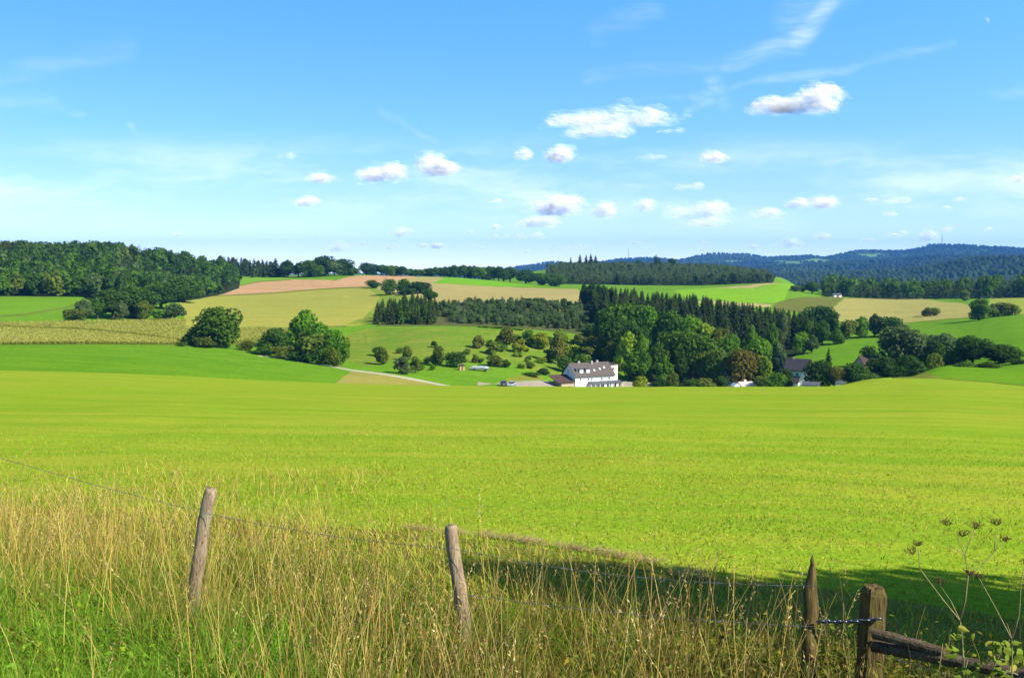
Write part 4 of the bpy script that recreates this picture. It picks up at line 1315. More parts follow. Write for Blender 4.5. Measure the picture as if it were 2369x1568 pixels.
# ------------------------------------------------------------------ buildings
M_WALL = mat_simple('white_render', (0.80, 0.80, 0.78), (0.74, 0.74, 0.72), 1.5, 0.9, 0.1)
M_CREAM = mat_simple('cream_render', (0.74, 0.70, 0.58), (0.66, 0.62, 0.50), 1.2, 0.9, 0.1)
M_PINK = mat_simple('pink_render', (0.74, 0.52, 0.44), (0.68, 0.47, 0.40), 1.2, 0.9, 0.1)
M_STONE = mat_simple('field_stone', (0.42, 0.38, 0.27), (0.28, 0.26, 0.18), 2.2, 0.95, 0.1, 0.5, 0.05)
M_BOARD = mat_simple('weathered_board', (0.46, 0.37, 0.24), (0.34, 0.27, 0.17), 3.0, 0.9, 0.1, 0.4, 0.02, stretch=(6, 6, 1))
M_DOORB = mat_simple('brown_paint', (0.17, 0.08, 0.045), (0.12, 0.06, 0.035), 3.0, 0.6, 0.3)
M_PANE = mat_simple('window_glass', (0.03, 0.035, 0.045), (0.02, 0.025, 0.03), 2.0, 0.08, 0.6)
M_FRAME = mat_simple('frame_white', (0.75, 0.75, 0.73), (0.70, 0.70, 0.68), 2.0, 0.5, 0.3)
M_GREY = mat_simple('grey_sheet', (0.085, 0.095, 0.10), (0.065, 0.075, 0.08), 1.0, 0.6, 0.3)
M_CHIM = mat_simple('chimney_render', (0.42, 0.36, 0.32), (0.33, 0.28, 0.25), 2.0, 0.9, 0.1)


def mat_tiles(name, c1, c2):
    m, N = new_mat(name)
    t = N.add('ShaderNodeTexCoord')
    br = N.add('ShaderNodeTexBrick')
    N.l.new(t.outputs['Object'], br.inputs['Vector'])
    br.inputs['Color1'].default_value = (*c1, 1); br.inputs['Color2'].default_value = (*c2, 1)
    br.inputs['Mortar'].default_value = (c1[0] * 0.45, c1[1] * 0.45, c1[2] * 0.45, 1)
    br.inputs['Scale'].default_value = 1.0
    br.inputs['Brick Width'].default_value = 0.4; br.inputs['Row Height'].default_value = 0.32; br.inputs['Mortar Size'].default_value = 0.03
    n = N.noise(t.outputs['Object'], 0.6, 4, 0.6)
    col = N.mix(N.math('MULTIPLY', n, 0.6), br.outputs['Color'], (c1[0] * 0.6, c1[1] * 0.62, c1[2] * 0.62))
    principled(N, col, 0.85, 0.15, br.outputs['Fac'], 0.4, 0.02)
    return m


M_TILE = mat_tiles('brown_tiles', (0.135, 0.112, 0.095), (0.105, 0.088, 0.075))
M_SLATE = mat_tiles('slate', (0.055, 0.052, 0.058), (0.042, 0.04, 0.046))
M_RUST = mat_tiles('red_brown_tiles', (0.105, 0.065, 0.052), (0.08, 0.05, 0.042))


def window(parent, x, y, z, w, h, axis='y', out=-1, name='window', bars=1):
    """frame with a pane as its child; axis = the direction the wall faces, out = its sign"""
    f = MB(); t = 0.09; dp = 0.08
    def bx(a0, a1, z0, z1, d0, d1):
        if axis == 'y': f.box(a0, a1, min(y + out * d0, y + out * d1), max(y + out * d0, y + out * d1), z0, z1)
        else: f.box(min(x + out * d0, x + out * d1), max(x + out * d0, x + out * d1), a0, a1, z0, z1)
    c = x if axis == 'y' else y
    bx(c - w / 2, c - w / 2 + t, z, z + h, 0.003, dp); bx(c + w / 2 - t, c + w / 2, z, z + h, 0.003, dp)
    bx(c - w / 2 + t, c + w / 2 - t, z, z + t, 0.003, dp); bx(c - w / 2 + t, c + w / 2 - t, z + h - t, z + h, 0.003, dp)
    for k in range(bars):
        cc_ = c - w / 2 + w * (k + 1) / (bars + 1)
        bx(cc_ - 0.03, cc_ + 0.03, z + t, z + h - t, 0.003, dp - 0.01)
    bx(c - w / 2 - 0.08, c + w / 2 + 0.08, z - 0.06, z - 0.003, 0.003, 0.16)
    fo_ = f.build(name, M_FRAME, parent)
    f = MB()
    bx(c - w / 2 + t, c + w / 2 - t, z + t, z + h - t, 0.004, 0.035)
    f.build('pane', M_PANE, fo_)
    return fo_


def gable_house(name, label, x, d, yaw, L, D, H, rise, wall, roof, zoff=-0.3, over=0.5, cat='house'):
    """walls with gables along local X (length L), depth D, eaves height H; the front faces -Y"""
    a = pix_dir(x, 740)[0]
    gx_, gy_ = math.sin(a) * d, math.cos(a) * d
    root = empty(name, (gx_, gy_, float(ground(gx_, gy_)) + zoff), yaw)
    tag(root, label, cat)
    mb = MB()
    mb.prism([(-L / 2, -D / 2, -1.5), (-L / 2, D / 2, -1.5), (-L / 2, D / 2, H), (-L / 2, 0, H + rise), (-L / 2, -D / 2, H)], (L, 0, 0))
    mb.build('wall', wall, root)
    t = 0.22
    rb = MB()
    k = rise / (D / 2)
    for sgn in (-1, 1):
        e = D / 2 + over
        rb.prism([(-L / 2 - over * 0.6, sgn * e, H - k * over + 0.02), (-L / 2 - over * 0.6, 0, H + rise + 0.02), (-L / 2 - over * 0.6, 0, H + rise + t + 0.02), (-L / 2 - over * 0.6, sgn * e, H - k * over + t + 0.02)], (L + over * 1.2, 0, 0))
    ro = rb.build('roof', roof, root)
    return root, ro, k


# the big white house at the foot of the slope
hs, hroof, kk = gable_house('white_house', 'long white house with brown tiled roof and two dormers at the foot of the slope', 1362, 329, R(24), 14.6, 9.0, 4.5, 3.6, M_WALL, M_TILE, 0.0, 0.55)
hz = 4.5


def roof_z(y): return hz + 3.6 - abs(y) * kk + 0.24


for cx_ in (-4.6, -2.1):
    dm_ = MB().box(cx_ - 0.62, cx_ + 0.62, -3.75, -2.0, roof_z(-3.75) - 0.2, roof_z(-3.75) + 1.15)
    do_ = dm_.build('dormer', M_WALL, hroof)
    MB().prism([(cx_ - 0.78, -3.95, roof_z(-3.75) + 1.153), (cx_ + 0.78, -3.95, roof_z(-3.75) + 1.153), (cx_ + 0.78, -1.4, roof_z(-3.75) + 1.40), (cx_ - 0.78, -1.4, roof_z(-3.75) + 1.40)], (0, 0, 0.1)).build('dormer_roof', M_TILE, hroof)
MB().box(-6.4, -5.75, -3.3, -2.2, roof_z(-3.3) - 0.1, roof_z(-3.3) + 1.1).build('dark_dormer_side', M_GREY, hroof)  # a dormer's dark side, put in as its own grey box
for cx_, cyy, w_ in ((-3.6, 0.15, 0.34), (0.9, -0.5, 0.26), (3.3, 0.1, 0.34)):
    c_ = MB().box(cx_ - w_, cx_ + w_, cyy - 0.3, cyy + 0.3, roof_z(cyy) - 0.4, hz + 3.6 + 0.72)
    c_.box(cx_ - w_ - 0.06, cx_ + w_ + 0.06, cyy - 0.36, cyy + 0.36, hz + 3.6 + 0.722, hz + 3.6 + 0.82)
    c_.build('chimney', M_CHIM, hroof)
for cx_, yy in ((0.6, -3.0), (2.9, -2.6), (4.8, -2.1)):
    q0, q1 = yy - 0.3, yy + 0.3
    MB().prism([(cx_ - 0.28, q0, roof_z(q0) + 0.003), (cx_ + 0.28, q0, roof_z(q0) + 0.003), (cx_ + 0.28, q1, roof_z(q1) + 0.003), (cx_ - 0.28, q1, roof_z(q1) + 0.003)], (0, -0.04, 0.06)).build('skylight', M_FRAME, hroof)
for wx in (-5.4, -2.4, -1.2, 2.6, 5.4):
    window(hs, wx, -4.5, 2.75, 0.8, 0.95)
window(hs, -7.3, 0.6, 5.1, 1.0, 1.1, 'x', -1)
# flat-topped rear block at the right
MB().prism([(7.303, 1.2, -1.5), (12.0, 1.2, -1.5), (12.0, 1.2, 7.0), (7.303, 1.2, 6.7)], (0, 6.0, 0)).build('annex', M_CREAM, hs)
MB().prism([(7.2, 1.0, 6.72), (12.2, 1.0, 7.03), (12.2, 1.0, 7.23), (7.2, 1.0, 6.92)], (0, 6.4, 0)).build('annex_roof', M_RUST, hs)
window(hs, 10.2, 1.2, 5.0, 0.9, 1.1)
# low lean-to with brown garage door at the left
MB().box(-12.2, -7.303, -4.2, 1.8, -1.5, 2.55).build('side_building', M_BOARD, hs)
MB().prism([(-14.0, -4.8, 2.60), (-7.31, -4.8, 2.60), (-7.31, 2.2, 4.3), (-14.0, 2.2, 4.3)], (0, 0, 0.2)).build('side_roof', M_RUST, hs)
MB().box(-11.4, -8.9, -4.27, -4.203, -0.6, 1.25).build('garage_door', M_DOORB, hs)
# veranda along the lower front
MB().prism([(-2.6, -4.503, 2.35), (9.6, -4.503, 2.35), (9.6, -6.7, 1.75), (-2.6, -6.7, 1.75)], (0, 0, 0.12)).build('canopy', M_GREY, hs)
for px in np.linspace(-2.5, 9.5, 8):
    MB().box(px - 0.09, px + 0.09, -6.6, -6.42, -1.5, 1.76).build('post', M_FRAME, hs)
for px in (3.0, 5.5, 7.6):
    MB().box(px - 0.4, px + 0.45, -6.35, -6.2, -1.4, 1.6).build('panel', M_WALL, hs)
# stone wall right of the house
a_ = pix_dir(1440, 740)[0]
wr = empty('stone_wall', (math.sin(a_) * 329, math.cos(a_) * 329, float(ground(math.sin(a_) * 329, math.cos(a_) * 329))), R(8))
tag(wr, 'low pale field stone wall running from the white house to the wood', 'wall')
wm = MB()
for i in range(9):
    x0 = -3 + i * 1.55
    wm.box(x0, x0 + 1.546, -0.25, 0.25, -1.0, 2.3 - 0.09 * i + rng.uniform(-0.07, 0.07))
wm.build('masonry', M_STONE, wr)
MB().box(-3.05, 11.0, -0.32, 0.32, 1.2, 1.28).build('ledge', M_STONE, wr)

# village houses among the trees on the right
h1, r1, k1 = gable_house('village_house', 'white timbered village house with steep dark slate roof', 1850, 338, R(-28), 7.4, 5.8, 3.7, 2.9, M_WALL, M_SLATE, 1.7, 0.7)
MB().box(-2.0, -1.5, -0.3, 0.3, 5.8, 7.2).build('chimney', M_CHIM, r1)
for q in (-1.5, 1.5): window(h1, 3.7, q, 1.2, 0.9, 1.2, 'x', 1)
window(h1, 3.7, 0, 4.0, 0.8, 1.0, 'x', 1)
for q in (-2.6, 0.2, 2.8): window(h1, q, -2.9, 1.3, 0.9, 1.1)
bm_ = MB()
for q in (-2.7, -0.9, 0.9, 2.7): bm_.box(3.703, 3.75, q - 0.08, q + 0.08, 0, 3.6)
bm_.box(3.703, 3.755, -2.85, 2.85, 3.62, 3.78); bm_.build('timber', M_SLATE, h1)
MB().prism([(-2.6, -2.91, 1.2), (1.2, -2.91, 1.2), (1.2, -5.2, -0.8), (-2.6, -5.2, -0.8)], (0, 0, 0.18)).build('porch_roof', M_SLATE, h1)
MB().box(-2.4, 1.0, -4.9, -2.91, -4.5, -0.85).build('porch', M_WALL, h1)

h2, r2, k2 = gable_house('white_gabled_house', 'small white gabled house in tree shade left of the pink house', 1693, 333, R(38), 6.0, 5.2, 2.6, 3.2, M_WALL, M_SLATE, 0.6, 0.3)
window(h2, -3.0, 0, 3.0, 0.8, 1.0, 'x', -1); window(h2, -1.0, -2.6, 1.0, 0.9, 1.1)
h3, r3, k3 = gable_house('pink_house', 'low pinkish white house with uneven gables beside the orange-brown tree', 1727, 324, R(12), 4.6, 4.6, 1.75, 1.1, M_PINK, M_PINK, 0.0, 0.15)
MB().prism([(-4.6, -1.6, -1.5), (-2.5, -1.6, -1.5), (-2.5, -1.6, 2.0), (-3.5, -1.6, 2.75), (-4.6, -1.6, 1.8)], (0, 3.0, 0)).build('side_gable', M_WALL, h3)
MB().box(-0.5, 0.2, -0.3, 0.4, 2.5, 3.7).build('chimney', M_PINK, r3)
window(h3, -1.0, -2.3, 0.3, 0.8, 1.0); window(h3, 0.9, -2.3, 0.3, 0.8, 1.0)
h4, r4, k4 = gable_house('white_garage', 'low white garage with grey sheet roof below the single spruce', 1880, 316, R(-20), 4.8, 3.8, 1.5, 0.7, M_WALL, M_GREY, 0.9, 0.4, 'garage')
MB().box(-1.4, 0.6, -1.96, -1.903, -1.0, 1.1).build('door', M_FRAME, h4)
h5, r5, k5 = gable_house('barn', 'barn with weathered brown roof half hidden by dark trees', 2012, 342, R(10), 6.5, 6.0, 4.2, 2.2, M_BOARD, M_RUST, 0.6, 0.3, 'barn')
MB().box(-1.3, 1.3, -3.06, -3.003, 0, 2.8).build('door', M_DOORB, h5)
h6, r6, k6 = gable_house('far_barn', 'tiny white farm barn at the foot of the dark spruce belt', 1934, 828, R(5), 6.5, 5.0, 1.7, 1.0, M_CREAM, M_GREY, 0.0, 0.3, 'barn')
MB().box(-1.0, 1.0, -2.56, -2.503, 0, 1.5).build('door', M_DOORB, h6)
h7, r7, k7 = gable_house('cottage', 'small pale cottage right of the tan-brown tree at the meadow crest', 1948, 318, R(-10), 2.6, 2.8, 2.2, 0.8, M_CREAM, M_GREY, 0.0, 0.2, 'cottage')
window(h7, 0.0, -1.7, 0.9, 0.7, 0.9)

# a pale hut, a tarpaulin-covered trailer and a water trough on the pasture
def spot(x, y, dlo=250, dhi=520):
    a, d = hit(x, y, dlo, dhi)
    return math.sin(a) * d, math.cos(a) * d, float(ground_ad(a, d))


M_TARP = mat_simple('tarpaulin', (0.36, 0.38, 0.40), (0.22, 0.235, 0.25), 1.2, 0.5, 0.3, 0.6, 0.1)
M_TYRE = mat_simple('rubber', (0.02, 0.02, 0.02), (0.03, 0.03, 0.03), 5, 0.8, 0.2)
M_WOODL = mat_simple('fresh_timber', (0.55, 0.36, 0.17), (0.45, 0.28, 0.12), 4, 0.8, 0.1)
x_, y_, z_ = spot(1068, 858)
hut = tag(empty('timber_hut', (x_, y_, z_), R(20)), 'small orange-tan timber hut below the dark round orchard tree', 'hut')
MB().box(-0.8, 0.8, -0.7, 0.7, -0.3, 1.5).build('wall', M_WOODL, hut)
MB().prism([(-1.0, -0.95, 1.503), (1.0, -0.95, 1.503), (1.0, 0.9, 1.95), (-1.0, 0.9, 1.95)], (0, 0, 0.09)).build('roof', M_RUST, hut)
MB().box(-0.3, 0.35, -0.745, -0.703, -0.1, 1.2).build('door', M_DOORB, hut)
x_, y_, z_ = spot(1110, 860)
trl = tag(empty('farm_trailer', (x_, y_, z_), R(-6)), 'long farm trailer under a pale grey tarpaulin on the pasture', 'trailer')
MB().box(-3.4, 3.1, -0.9, 0.9, 0.55, 0.8).build('chassis', M_GREY, trl)
tb = MB()
ring = [(-0.95, 0.803), (-0.95, 1.25), (-0.6, 1.55), (0.0, 1.68), (0.6, 1.55), (0.95, 1.25), (0.95, 0.803)]
xs_ = np.linspace(-3.3, 3.0, 8)
vs_ = [(xx, yy + rng.uniform(-0.05, 0.05), zz_ + (0 if zz_ < 0.9 else rng.uniform(-0.13, 0.1) - (0.35 if i in (0, 7) else 0))) for i, xx in enumerate(xs_) for yy, zz_ in ring]
fs_ = [(i * 7 + k, i * 7 + k + 1, (i + 1) * 7 + k + 1, (i + 1) * 7 + k) for i in range(7) for k in range(6)] + [tuple(range(7))[::-1], tuple(range(49, 56))]
tb.add(vs_, fs_); tb.build('tarpaulin', M_TARP, trl)
for sx in (-1.9, 1.9):
    for sy in (-0.93, 0.93):
        MB().tube([(sx, sy - 0.1, 0.38), (sx, sy + 0.1, 0.38)], 0.38, 14).build('wheel', M_TYRE, trl)
MB().tube([(3.1, 0, 0.65), (4.3, 0, 0.4)], 0.06, 6).build('drawbar', M_GREY, trl)
x_, y_, z_ = spot(1160, 852)
tr = tag(empty('water_trough', (x_, y_, z_), R(5)), 'tan water trough beside the small dark upright bush', 'trough')
MB().box(-0.85, 0.85, -0.4, 0.4, 0.2, 0.32).box(-0.85, 0.85, -0.4, -0.33, 0.323, 0.75).box(-0.85, 0.85, 0.33, 0.4, 0.323, 0.75).box(-0.85, -0.78, -0.327, 0.327, 0.323, 0.75).box(0.78, 0.85, -0.327, 0.327, 0.323, 0.75).build('basin', M_WOODL, tr)
for sx in (-0.6, 0.6): MB().box(sx - 0.08, sx + 0.08, -0.3, 0.3, -0.2, 0.197).build('leg', M_WOODL, tr)


# parked cars on the driveway
def mat_paint(name, c):
    return mat_simple(name, c, tuple(v * 0.9 for v in c), 2.0, 0.25, 0.6)


def car(x, d, yaw, paint, label):
    a = pix_dir(x, 800)[0]
    px, py = math.sin(a) * d, math.cos(a) * d
    r_ = tag(empty('parked_car', (px, py, float(ground(px, py)) + 0.02), yaw), label, 'car', 'cars on the driveway')
    prof = [(-2.1, 0.35), (-2.1, 0.78), (-1.95, 0.92), (-1.0, 1.0), (1.75, 1.0), (2.05, 0.9), (2.1, 0.35)]
    MB().prism([(p, -0.85, q) for p, q in prof], (0, 1.7, 0)).build('body', paint, r_, bevel=0.06)
    MB().prism([(-0.95, -0.74, 1.003), (1.7, -0.74, 1.003), (1.3, -0.62, 1.45), (-0.3, -0.62, 1.45)], (0, 1.36, 0)).build('window', M_PANE, r_, bevel=0.03)
    MB().prism([(-0.32, -0.63, 1.453), (1.32, -0.63, 1.453), (1.2, -0.63, 1.51), (-0.2, -0.63, 1.51)], (0, 1.38, 0)).build('roof', paint, r_, bevel=0.02)
    for sx in (-1.3, 1.3):
        for sy in (-0.8, 0.8):
            MB().tube([(sx, sy - 0.1, 0.32), (sx, sy + 0.1, 0.32)], 0.32, 16).build('wheel', M_TYRE, r_)
    for sy in (-0.6, 0.6):
        MB().box(-2.13, -2.103, sy - 0.18, sy + 0.18, 0.62, 0.78).build('headlight', M_FRAME, r_)


car(1164, 297, R(80), mat_paint('dark_paint', (0.03, 0.035, 0.04)), 'dark car on the left of the driveway pair')
car(1183, 298, R(75), mat_paint('silver_paint', (0.35, 0.36, 0.37)), 'silver grey car on the right of the driveway pair')

# masts on the far hills
M_STEEL = mat_simple('mast_steel', (0.25, 0.26, 0.28), (0.2, 0.21, 0.23), 1, 0.5, 0.4)


def mast(x, d, ytop, label):
    a, s = pix_dir(x, ytop)
    px, py = math.sin(a) * d, math.cos(a) * d
    g = float(ground(px, py))
    H = CAMZ + s * d - g
    r_ = tag(empty('radio_mast', (px, py, g - 2)), label, 'mast', 'radio masts on the far hills')
    w = 2.6
    mb = MB()
    for k in range(3):
        an = 2 * math.pi * k / 3
        mb.tube([(math.cos(an) * w, math.sin(an) * w, 0), (math.cos(an) * w * 0.5, math.sin(an) * w * 0.5, H)], 0.55, 5)
    for i in range(14):
        for k in range(3):
            a0, a1 = 2 * math.pi * k / 3, 2 * math.pi * (k + 1) / 3
            f0, f1 = 1 - 0.5 * i / 14, 1 - 0.5 * (i + 1) / 14
            mb.tube([(math.cos(a0) * w * f0, math.sin(a0) * w * f0, H * i / 14), (math.cos(a1) * w * f1, math.sin(a1) * w * f1, H * (i + 1) / 14)], 0.25, 4)
    mb.build('lattice', M_STEEL, r_)
    MB().tube([(0, 0, H), (0, 0, H + 12)], [0.6, 0.2], 6).build('antenna', M_STEEL, r_)


mast(2180, 6800, 543, 'radio mast on the highest blue hill at the right')
mast(1454, 6800, 577, 'radio mast on the low blue hill behind the round plantation hill')


# ------------------------------------------------------------------ fences in the foreground
def mat_wood(name, c1, c2, c3, sc_=9.0):
    m, N = new_mat(name)
    t = N.add('ShaderNodeTexCoord')
    mp = N.add('ShaderNodeMapping'); mp.inputs['Scale'].default_value = (7.0, 7.0, 0.55)
    N.l.new(t.outputs['Object'], mp.inputs[0])
    g1 = N.noise(mp.outputs[0], sc_, 6, 0.7)
    g2 = N.noise(t.outputs['Object'], 6.0, 4, 0.6)
    g3 = N.noise(mp.outputs[0], sc_ * 2.5, 3, 0.6)
    col = N.mix(N.smooth(g1, 0.35, 0.62), c1, c2)
    col = N.mix(N.math('MULTIPLY', N.smooth(g2, 0.5, 0.68), 0.75), col, c3)
    col = N.mix(N.math('MULTIPLY', N.smooth(g3, 0.60, 0.68), 0.8), col, tuple(v * 0.3 for v in c2))
    h = N.math('ADD', g1, N.math('MULTIPLY', g3, 0.5))
    principled(N, col, 0.9, 0.1, h, 0.9, 0.012)
    return m


M_POST = mat_wood('weathered_post', (0.36, 0.27, 0.165), (0.21, 0.15, 0.09), (0.30, 0.26, 0.16))
M_MOSSY = mat_wood('mossy_post', (0.165, 0.115, 0.040), (0.060, 0.043, 0.018), (0.125, 0.115, 0.022))
M_RAIL = mat_wood('split_rail', (0.135, 0.100, 0.055), (0.062, 0.044, 0.024), (0.18, 0.145, 0.095))
M_WIRE = mat_simple('galvanised_wire', (0.15, 0.16, 0.15), (0.09, 0.085, 0.075), 30, 0.6, 0.4, metal=0.3)
M_CHAIN = mat_simple('chain_steel', (0.16, 0.17, 0.19), (0.10, 0.105, 0.12), 40, 0.3, 0.6, metal=0.8)


def pt(x, y, d):
    """world point on the ray of a picture point at ground distance d"""
    a, s = pix_dir(x, y)
    return Vector((math.sin(a) * d, math.cos(a) * d, CAMZ + s * d))


def post_mesh(name, top, foot, r, mat, parent, seed, pointed=False, square=False, kink=0.012):
    rnd = np.random.default_rng(seed)
    n = 16 if not square else 32
    ax = (top - foot); H = ax.length; ax.normalize()
    u = Vector((1, 0, 0)); u = (u - ax * ax.dot(u)).normalized(); w = ax.cross(u)
    lv = list(np.linspace(0, 0.97, 22)) + [0.985, 1.0]
    prof = 1 + (0.07 if not square else 0.015) * rnd.normal(size=n)
    vs, fs = [], []
    off = Vector((0, 0, 0))
    tw = rnd.uniform(-0.3, 0.3)
    for i, t in enumerate(lv):
        off = off * 0.8 + (u * rnd.uniform(-kink, kink) + w * rnd.uniform(-kink, kink)) * 0.6
        rr = r * (1.06 - 0.10 * t) * (1 + rnd.uniform(-0.03, 0.03))
        if pointed and t > 0.86: rr *= max(0.22, 1 - (t - 0.86) / 0.14 * 0.75)
        if not pointed and t > 0.98: rr *= 0.80 if t > 0.99 else 0.95
        for k in range(n):
            an = 2 * math.pi * k / n + tw * t
            q = 1.0
            if square:
                c, s = abs(math.cos(an)), abs(math.sin(an))
                q = min(1.0 / max(c, s), 1.17)
                if t > 0.95: q *= 1 - (t - 0.95) * 2.5
            p = foot + ax * (H * t) + off + (u * math.cos(an) + w * math.sin(an)) * rr * q * prof[k] * (1 + rnd.uniform(-0.02, 0.02))
            if not pointed and t == 1.0:
                p += ax * rnd.uniform(-0.006, 0.008)
            vs.append(p)
    m_ = len(lv)
    for i in range(m_ - 1):
        for k in range(n):
            fs.append((i * n + k, i * n + (k + 1) % n, (i + 1) * n + (k + 1) % n, (i + 1) * n + k))
    vs.append(foot + ax * H * (1.03 if pointed else 0.997) + off)
    for k in range(n): fs.append(((m_ - 1) * n + k, (m_ - 1) * n + (k + 1) % n, len(vs) - 1))
    mb = MB(); mb.add([v - parent.location for v in vs], fs)
    # material coordinates run along the post: keep object space upright
    return mb.build(name, mat, parent, smooth=not square)


PA = (pt(487, 1131, 7.6), 7.6)
wf = tag(empty('wire_fence', (pt(1045, 1500, 6.5).x, pt(1045, 1500, 6.5).y, float(ground(0.0, 6.5)))), 'leaning weathered round posts strung with two strands of barbed wire across the grass', 'fence')


def foot_of(top, lean_x, lean_y, zg=None):
    g = float(ground(top.x, top.y)) if zg is None else zg
    h = top.z - g + 0.25
    return Vector((top.x + lean_x * h, top.y + lean_y * h, g - 0.25))


t1 = pt(487, 1131, 7.6); p1 = post_mesh('post', t1, foot_of(t1, -0.19, 0.02), 0.048, M_POST, wf, 1)
t2 = pt(1042, 1216, 6.55); p2 = post_mesh('post', t2, foot_of(t2, 0.115, 0.0), 0.046, M_POST, wf, 2)
t3 = pt(1885, 1297, 5.85); p3 = post_mesh('post', t3, foot_of(t3, -0.045, 0.0), 0.041, M_MOSSY, wf, 3, pointed=True, kink=0.014)
t0 = pt(-330, 922, 10.4); p0 = post_mesh('post', t0, foot_of(t0, 0.05, 0.0), 0.05, M_POST, wf, 4)
tag(p1, 'grey-brown post leaning to the right'); tag(p2, 'pale post leaning to the left'); tag(p3, 'dark crooked post with pointed tip')


def strand(parent, pts, sag, name='wire', r=0.0013, barbs=True, seed=0):
    rnd = np.random.default_rng(seed)
    mb = MB()
    for a, b in zip(pts[:-1], pts[1:]):
        L = (b - a).length
        n = max(6, int(L / 0.05))
        side = (b - a).cross(Vector((0, 0, 1))).normalized()
        for s in (0, math.pi):
            line = []
            for i in range(n + 1):
                t = i / n
                p = a.lerp(b, t) - Vector((0, 0, sag * 4 * t * (1 - t)))
                ph = L * t * 55 + s
                line.append(p + (side * math.cos(ph) + Vector((0, 0, 1)) * math.sin(ph)) * r * 1.1 - parent.location)
            mb.tube(line, r, 4, cap=False)
        if barbs:
            m_ = int(L / 0.11)
            for i in range(1, m_):
                t = (i + rnd.uniform(-0.2, 0.2)) / m_
                p = a.lerp(b, t) - Vector((0, 0, sag * 4 * t * (1 - t))) - parent.location
                for q in range(2):
                    dv = Vector(rnd.normal(size=3)).normalized() * 0.018
                    mb.tube([p - dv, p, p + dv], [0.0007, 0.0014, 0.0007], 4, cap=False)
    return mb.build(name, M_WIRE, parent)


def on_post(top, foot_lean, f):
    ft = foot_of(top, *foot_lean)
    return top.lerp(ft, f)


def at_drop(top, lean, drop):
    ft = foot_of(top, *lean); ax = (ft - top).normalized()
    return top + ax * drop


L0, L1, L2, L3 = (0.05, 0.0), (-0.19, 0.02), (0.115, 0.0), (-0.045, 0.0)
fr = Vector((0, -0.055, 0))
strand(wf, [at_drop(t0, L0, 0.12), at_drop(t1, L1, 0.17) + fr], 0.04, seed=1)
strand(wf, [at_drop(t1, L1, 0.17) + fr, at_drop(t2, L2, 0.14) + fr], 0.035, seed=2)
strand(wf, [at_drop(t2, L2, 0.14) + fr, at_drop(t3, L3, 0.13) + fr], 0.06, seed=3)
strand(wf, [at_drop(t2, L2, 0.45) + fr, at_drop(t3, L3, 0.37) + fr], 0.03, seed=6)

# the timber rail fence at the right
t4 = pt(2022, 1357, 5.9)
rf = tag(empty('rail_fence', (t4.x, t4.y, float(ground(t4.x, t4.y)))), 'thick mossy square post with broken split rail at the right edge', 'fence')
p4 = post_mesh('post', t4, foot_of(t4, -0.03, 0.0), 0.066, M_MOSSY, rf, 5, square=True, kink=0.006)


def split_rail(a, b, w, h, seed, mat, parent, name='rail'):
    """a split half-log: flat weathered top, ragged broken end"""
    rnd = np.random.default_rng(seed)
    n = 22
    ax = (b - a).normalized(); up = Vector((0, 0, 1)); up = (up - ax * ax.dot(up)).normalized(); sd = ax.cross(up)
    prof = [(-0.5, 0.30), (-0.32, 0.46), (0.0, 0.5), (0.34, 0.44), (0.5, 0.2), (0.46, -0.22), (0.2, -0.48), (-0.2, -0.5), (-0.47, -0.25)]
    m_ = len(prof)
    vs, fs = [], []
    L = (b - a).length
    endj = rnd.uniform(0, 0.14, m_); endj[1:4] = rnd.uniform(0, 0.03, 3)
    ph = rnd.uniform(0.92, 1.08, m_)
    for i in range(n + 1):
        t = i / n
        for k, (q, z) in enumerate(prof):
            s = t * L
            if i == 0: s += endj[k]
            elif i == 1: s += endj[k] * 0.5
            jx = rnd.uniform(-0.025, 0.025); jz = rnd.uniform(-0.03, 0.03)
            sag = 0.003 * math.sin(t * 5)
            vs.append(a + ax * s + sd * (q * w * ph[k] + jx * w) + up * (z * h * ph[k] + jz * h + sag) - parent.location)
    for i in range(n):
        for k in range(m_):
            fs.append((i * m_ + k, i * m_ + (k + 1) % m_, (i + 1) * m_ + (k + 1) % m_, (i + 1) * m_ + k))
    fs.append(tuple(range(m_))[::-1]); fs.append(tuple(range(n * m_, n * m_ + m_)))
    mb = MB(); mb.add(vs, fs)
    return mb.build(name, mat, parent)


split_rail(pt(2006, 1462, 5.78), pt(2186, 1508, 5.62), 0.07, 0.05, 1, M_RAIL, rf)
split_rail(pt(2008, 1492, 5.80), pt(2560, 1598, 5.35), 0.08, 0.058, 2, M_RAIL, rf)
t5 = pt(2590, 1450, 5.35)
post_mesh('post', t5, foot_of(t5, 0.03, 0.0), 0.07, M_MOSSY, rf, 7, square=True, kink=0.006)
strand(rf, [pt(2040, 1512, 5.9), pt(2560, 1640, 5.5)], 0.03, seed=8)

# chain hung between the pointed post and the square post
ch0, ch1 = pt(1893, 1436, 5.80), pt(2036, 1430, 5.82)
chn = MB()
nl = 11
for i in range(nl):
    t = (i + 0.5) / nl
    c = ch0.lerp(ch1, t) - Vector((0, 0, 0.012 * 4 * t * (1 - t)))
    ax = (ch1 - ch0).normalized(); up = Vector((0, 0, 1)) if i % 2 else Vector((0, -1, 0)); up = (up * 0.8 + (Vector((0, -1, 0)) if i % 2 else Vector((0, 0, 1))) * 0.5)
    up = (up - ax * ax.dot(up)).normalized()
    loop = []
    for k in range(13):
        an = 2 * math.pi * k / 12
        loop.append(c + ax * math.cos(an) * 0.023 + up * math.sin(an) * 0.0125 - ch0)
    chn.tube(loop, 0.0052, 6, cap=False)
tag(chn.build('steel_chain', M_CHAIN, smooth=True, loc=ch0), 'short dark steel chain hung between the pointed post and the square post', 'chain')


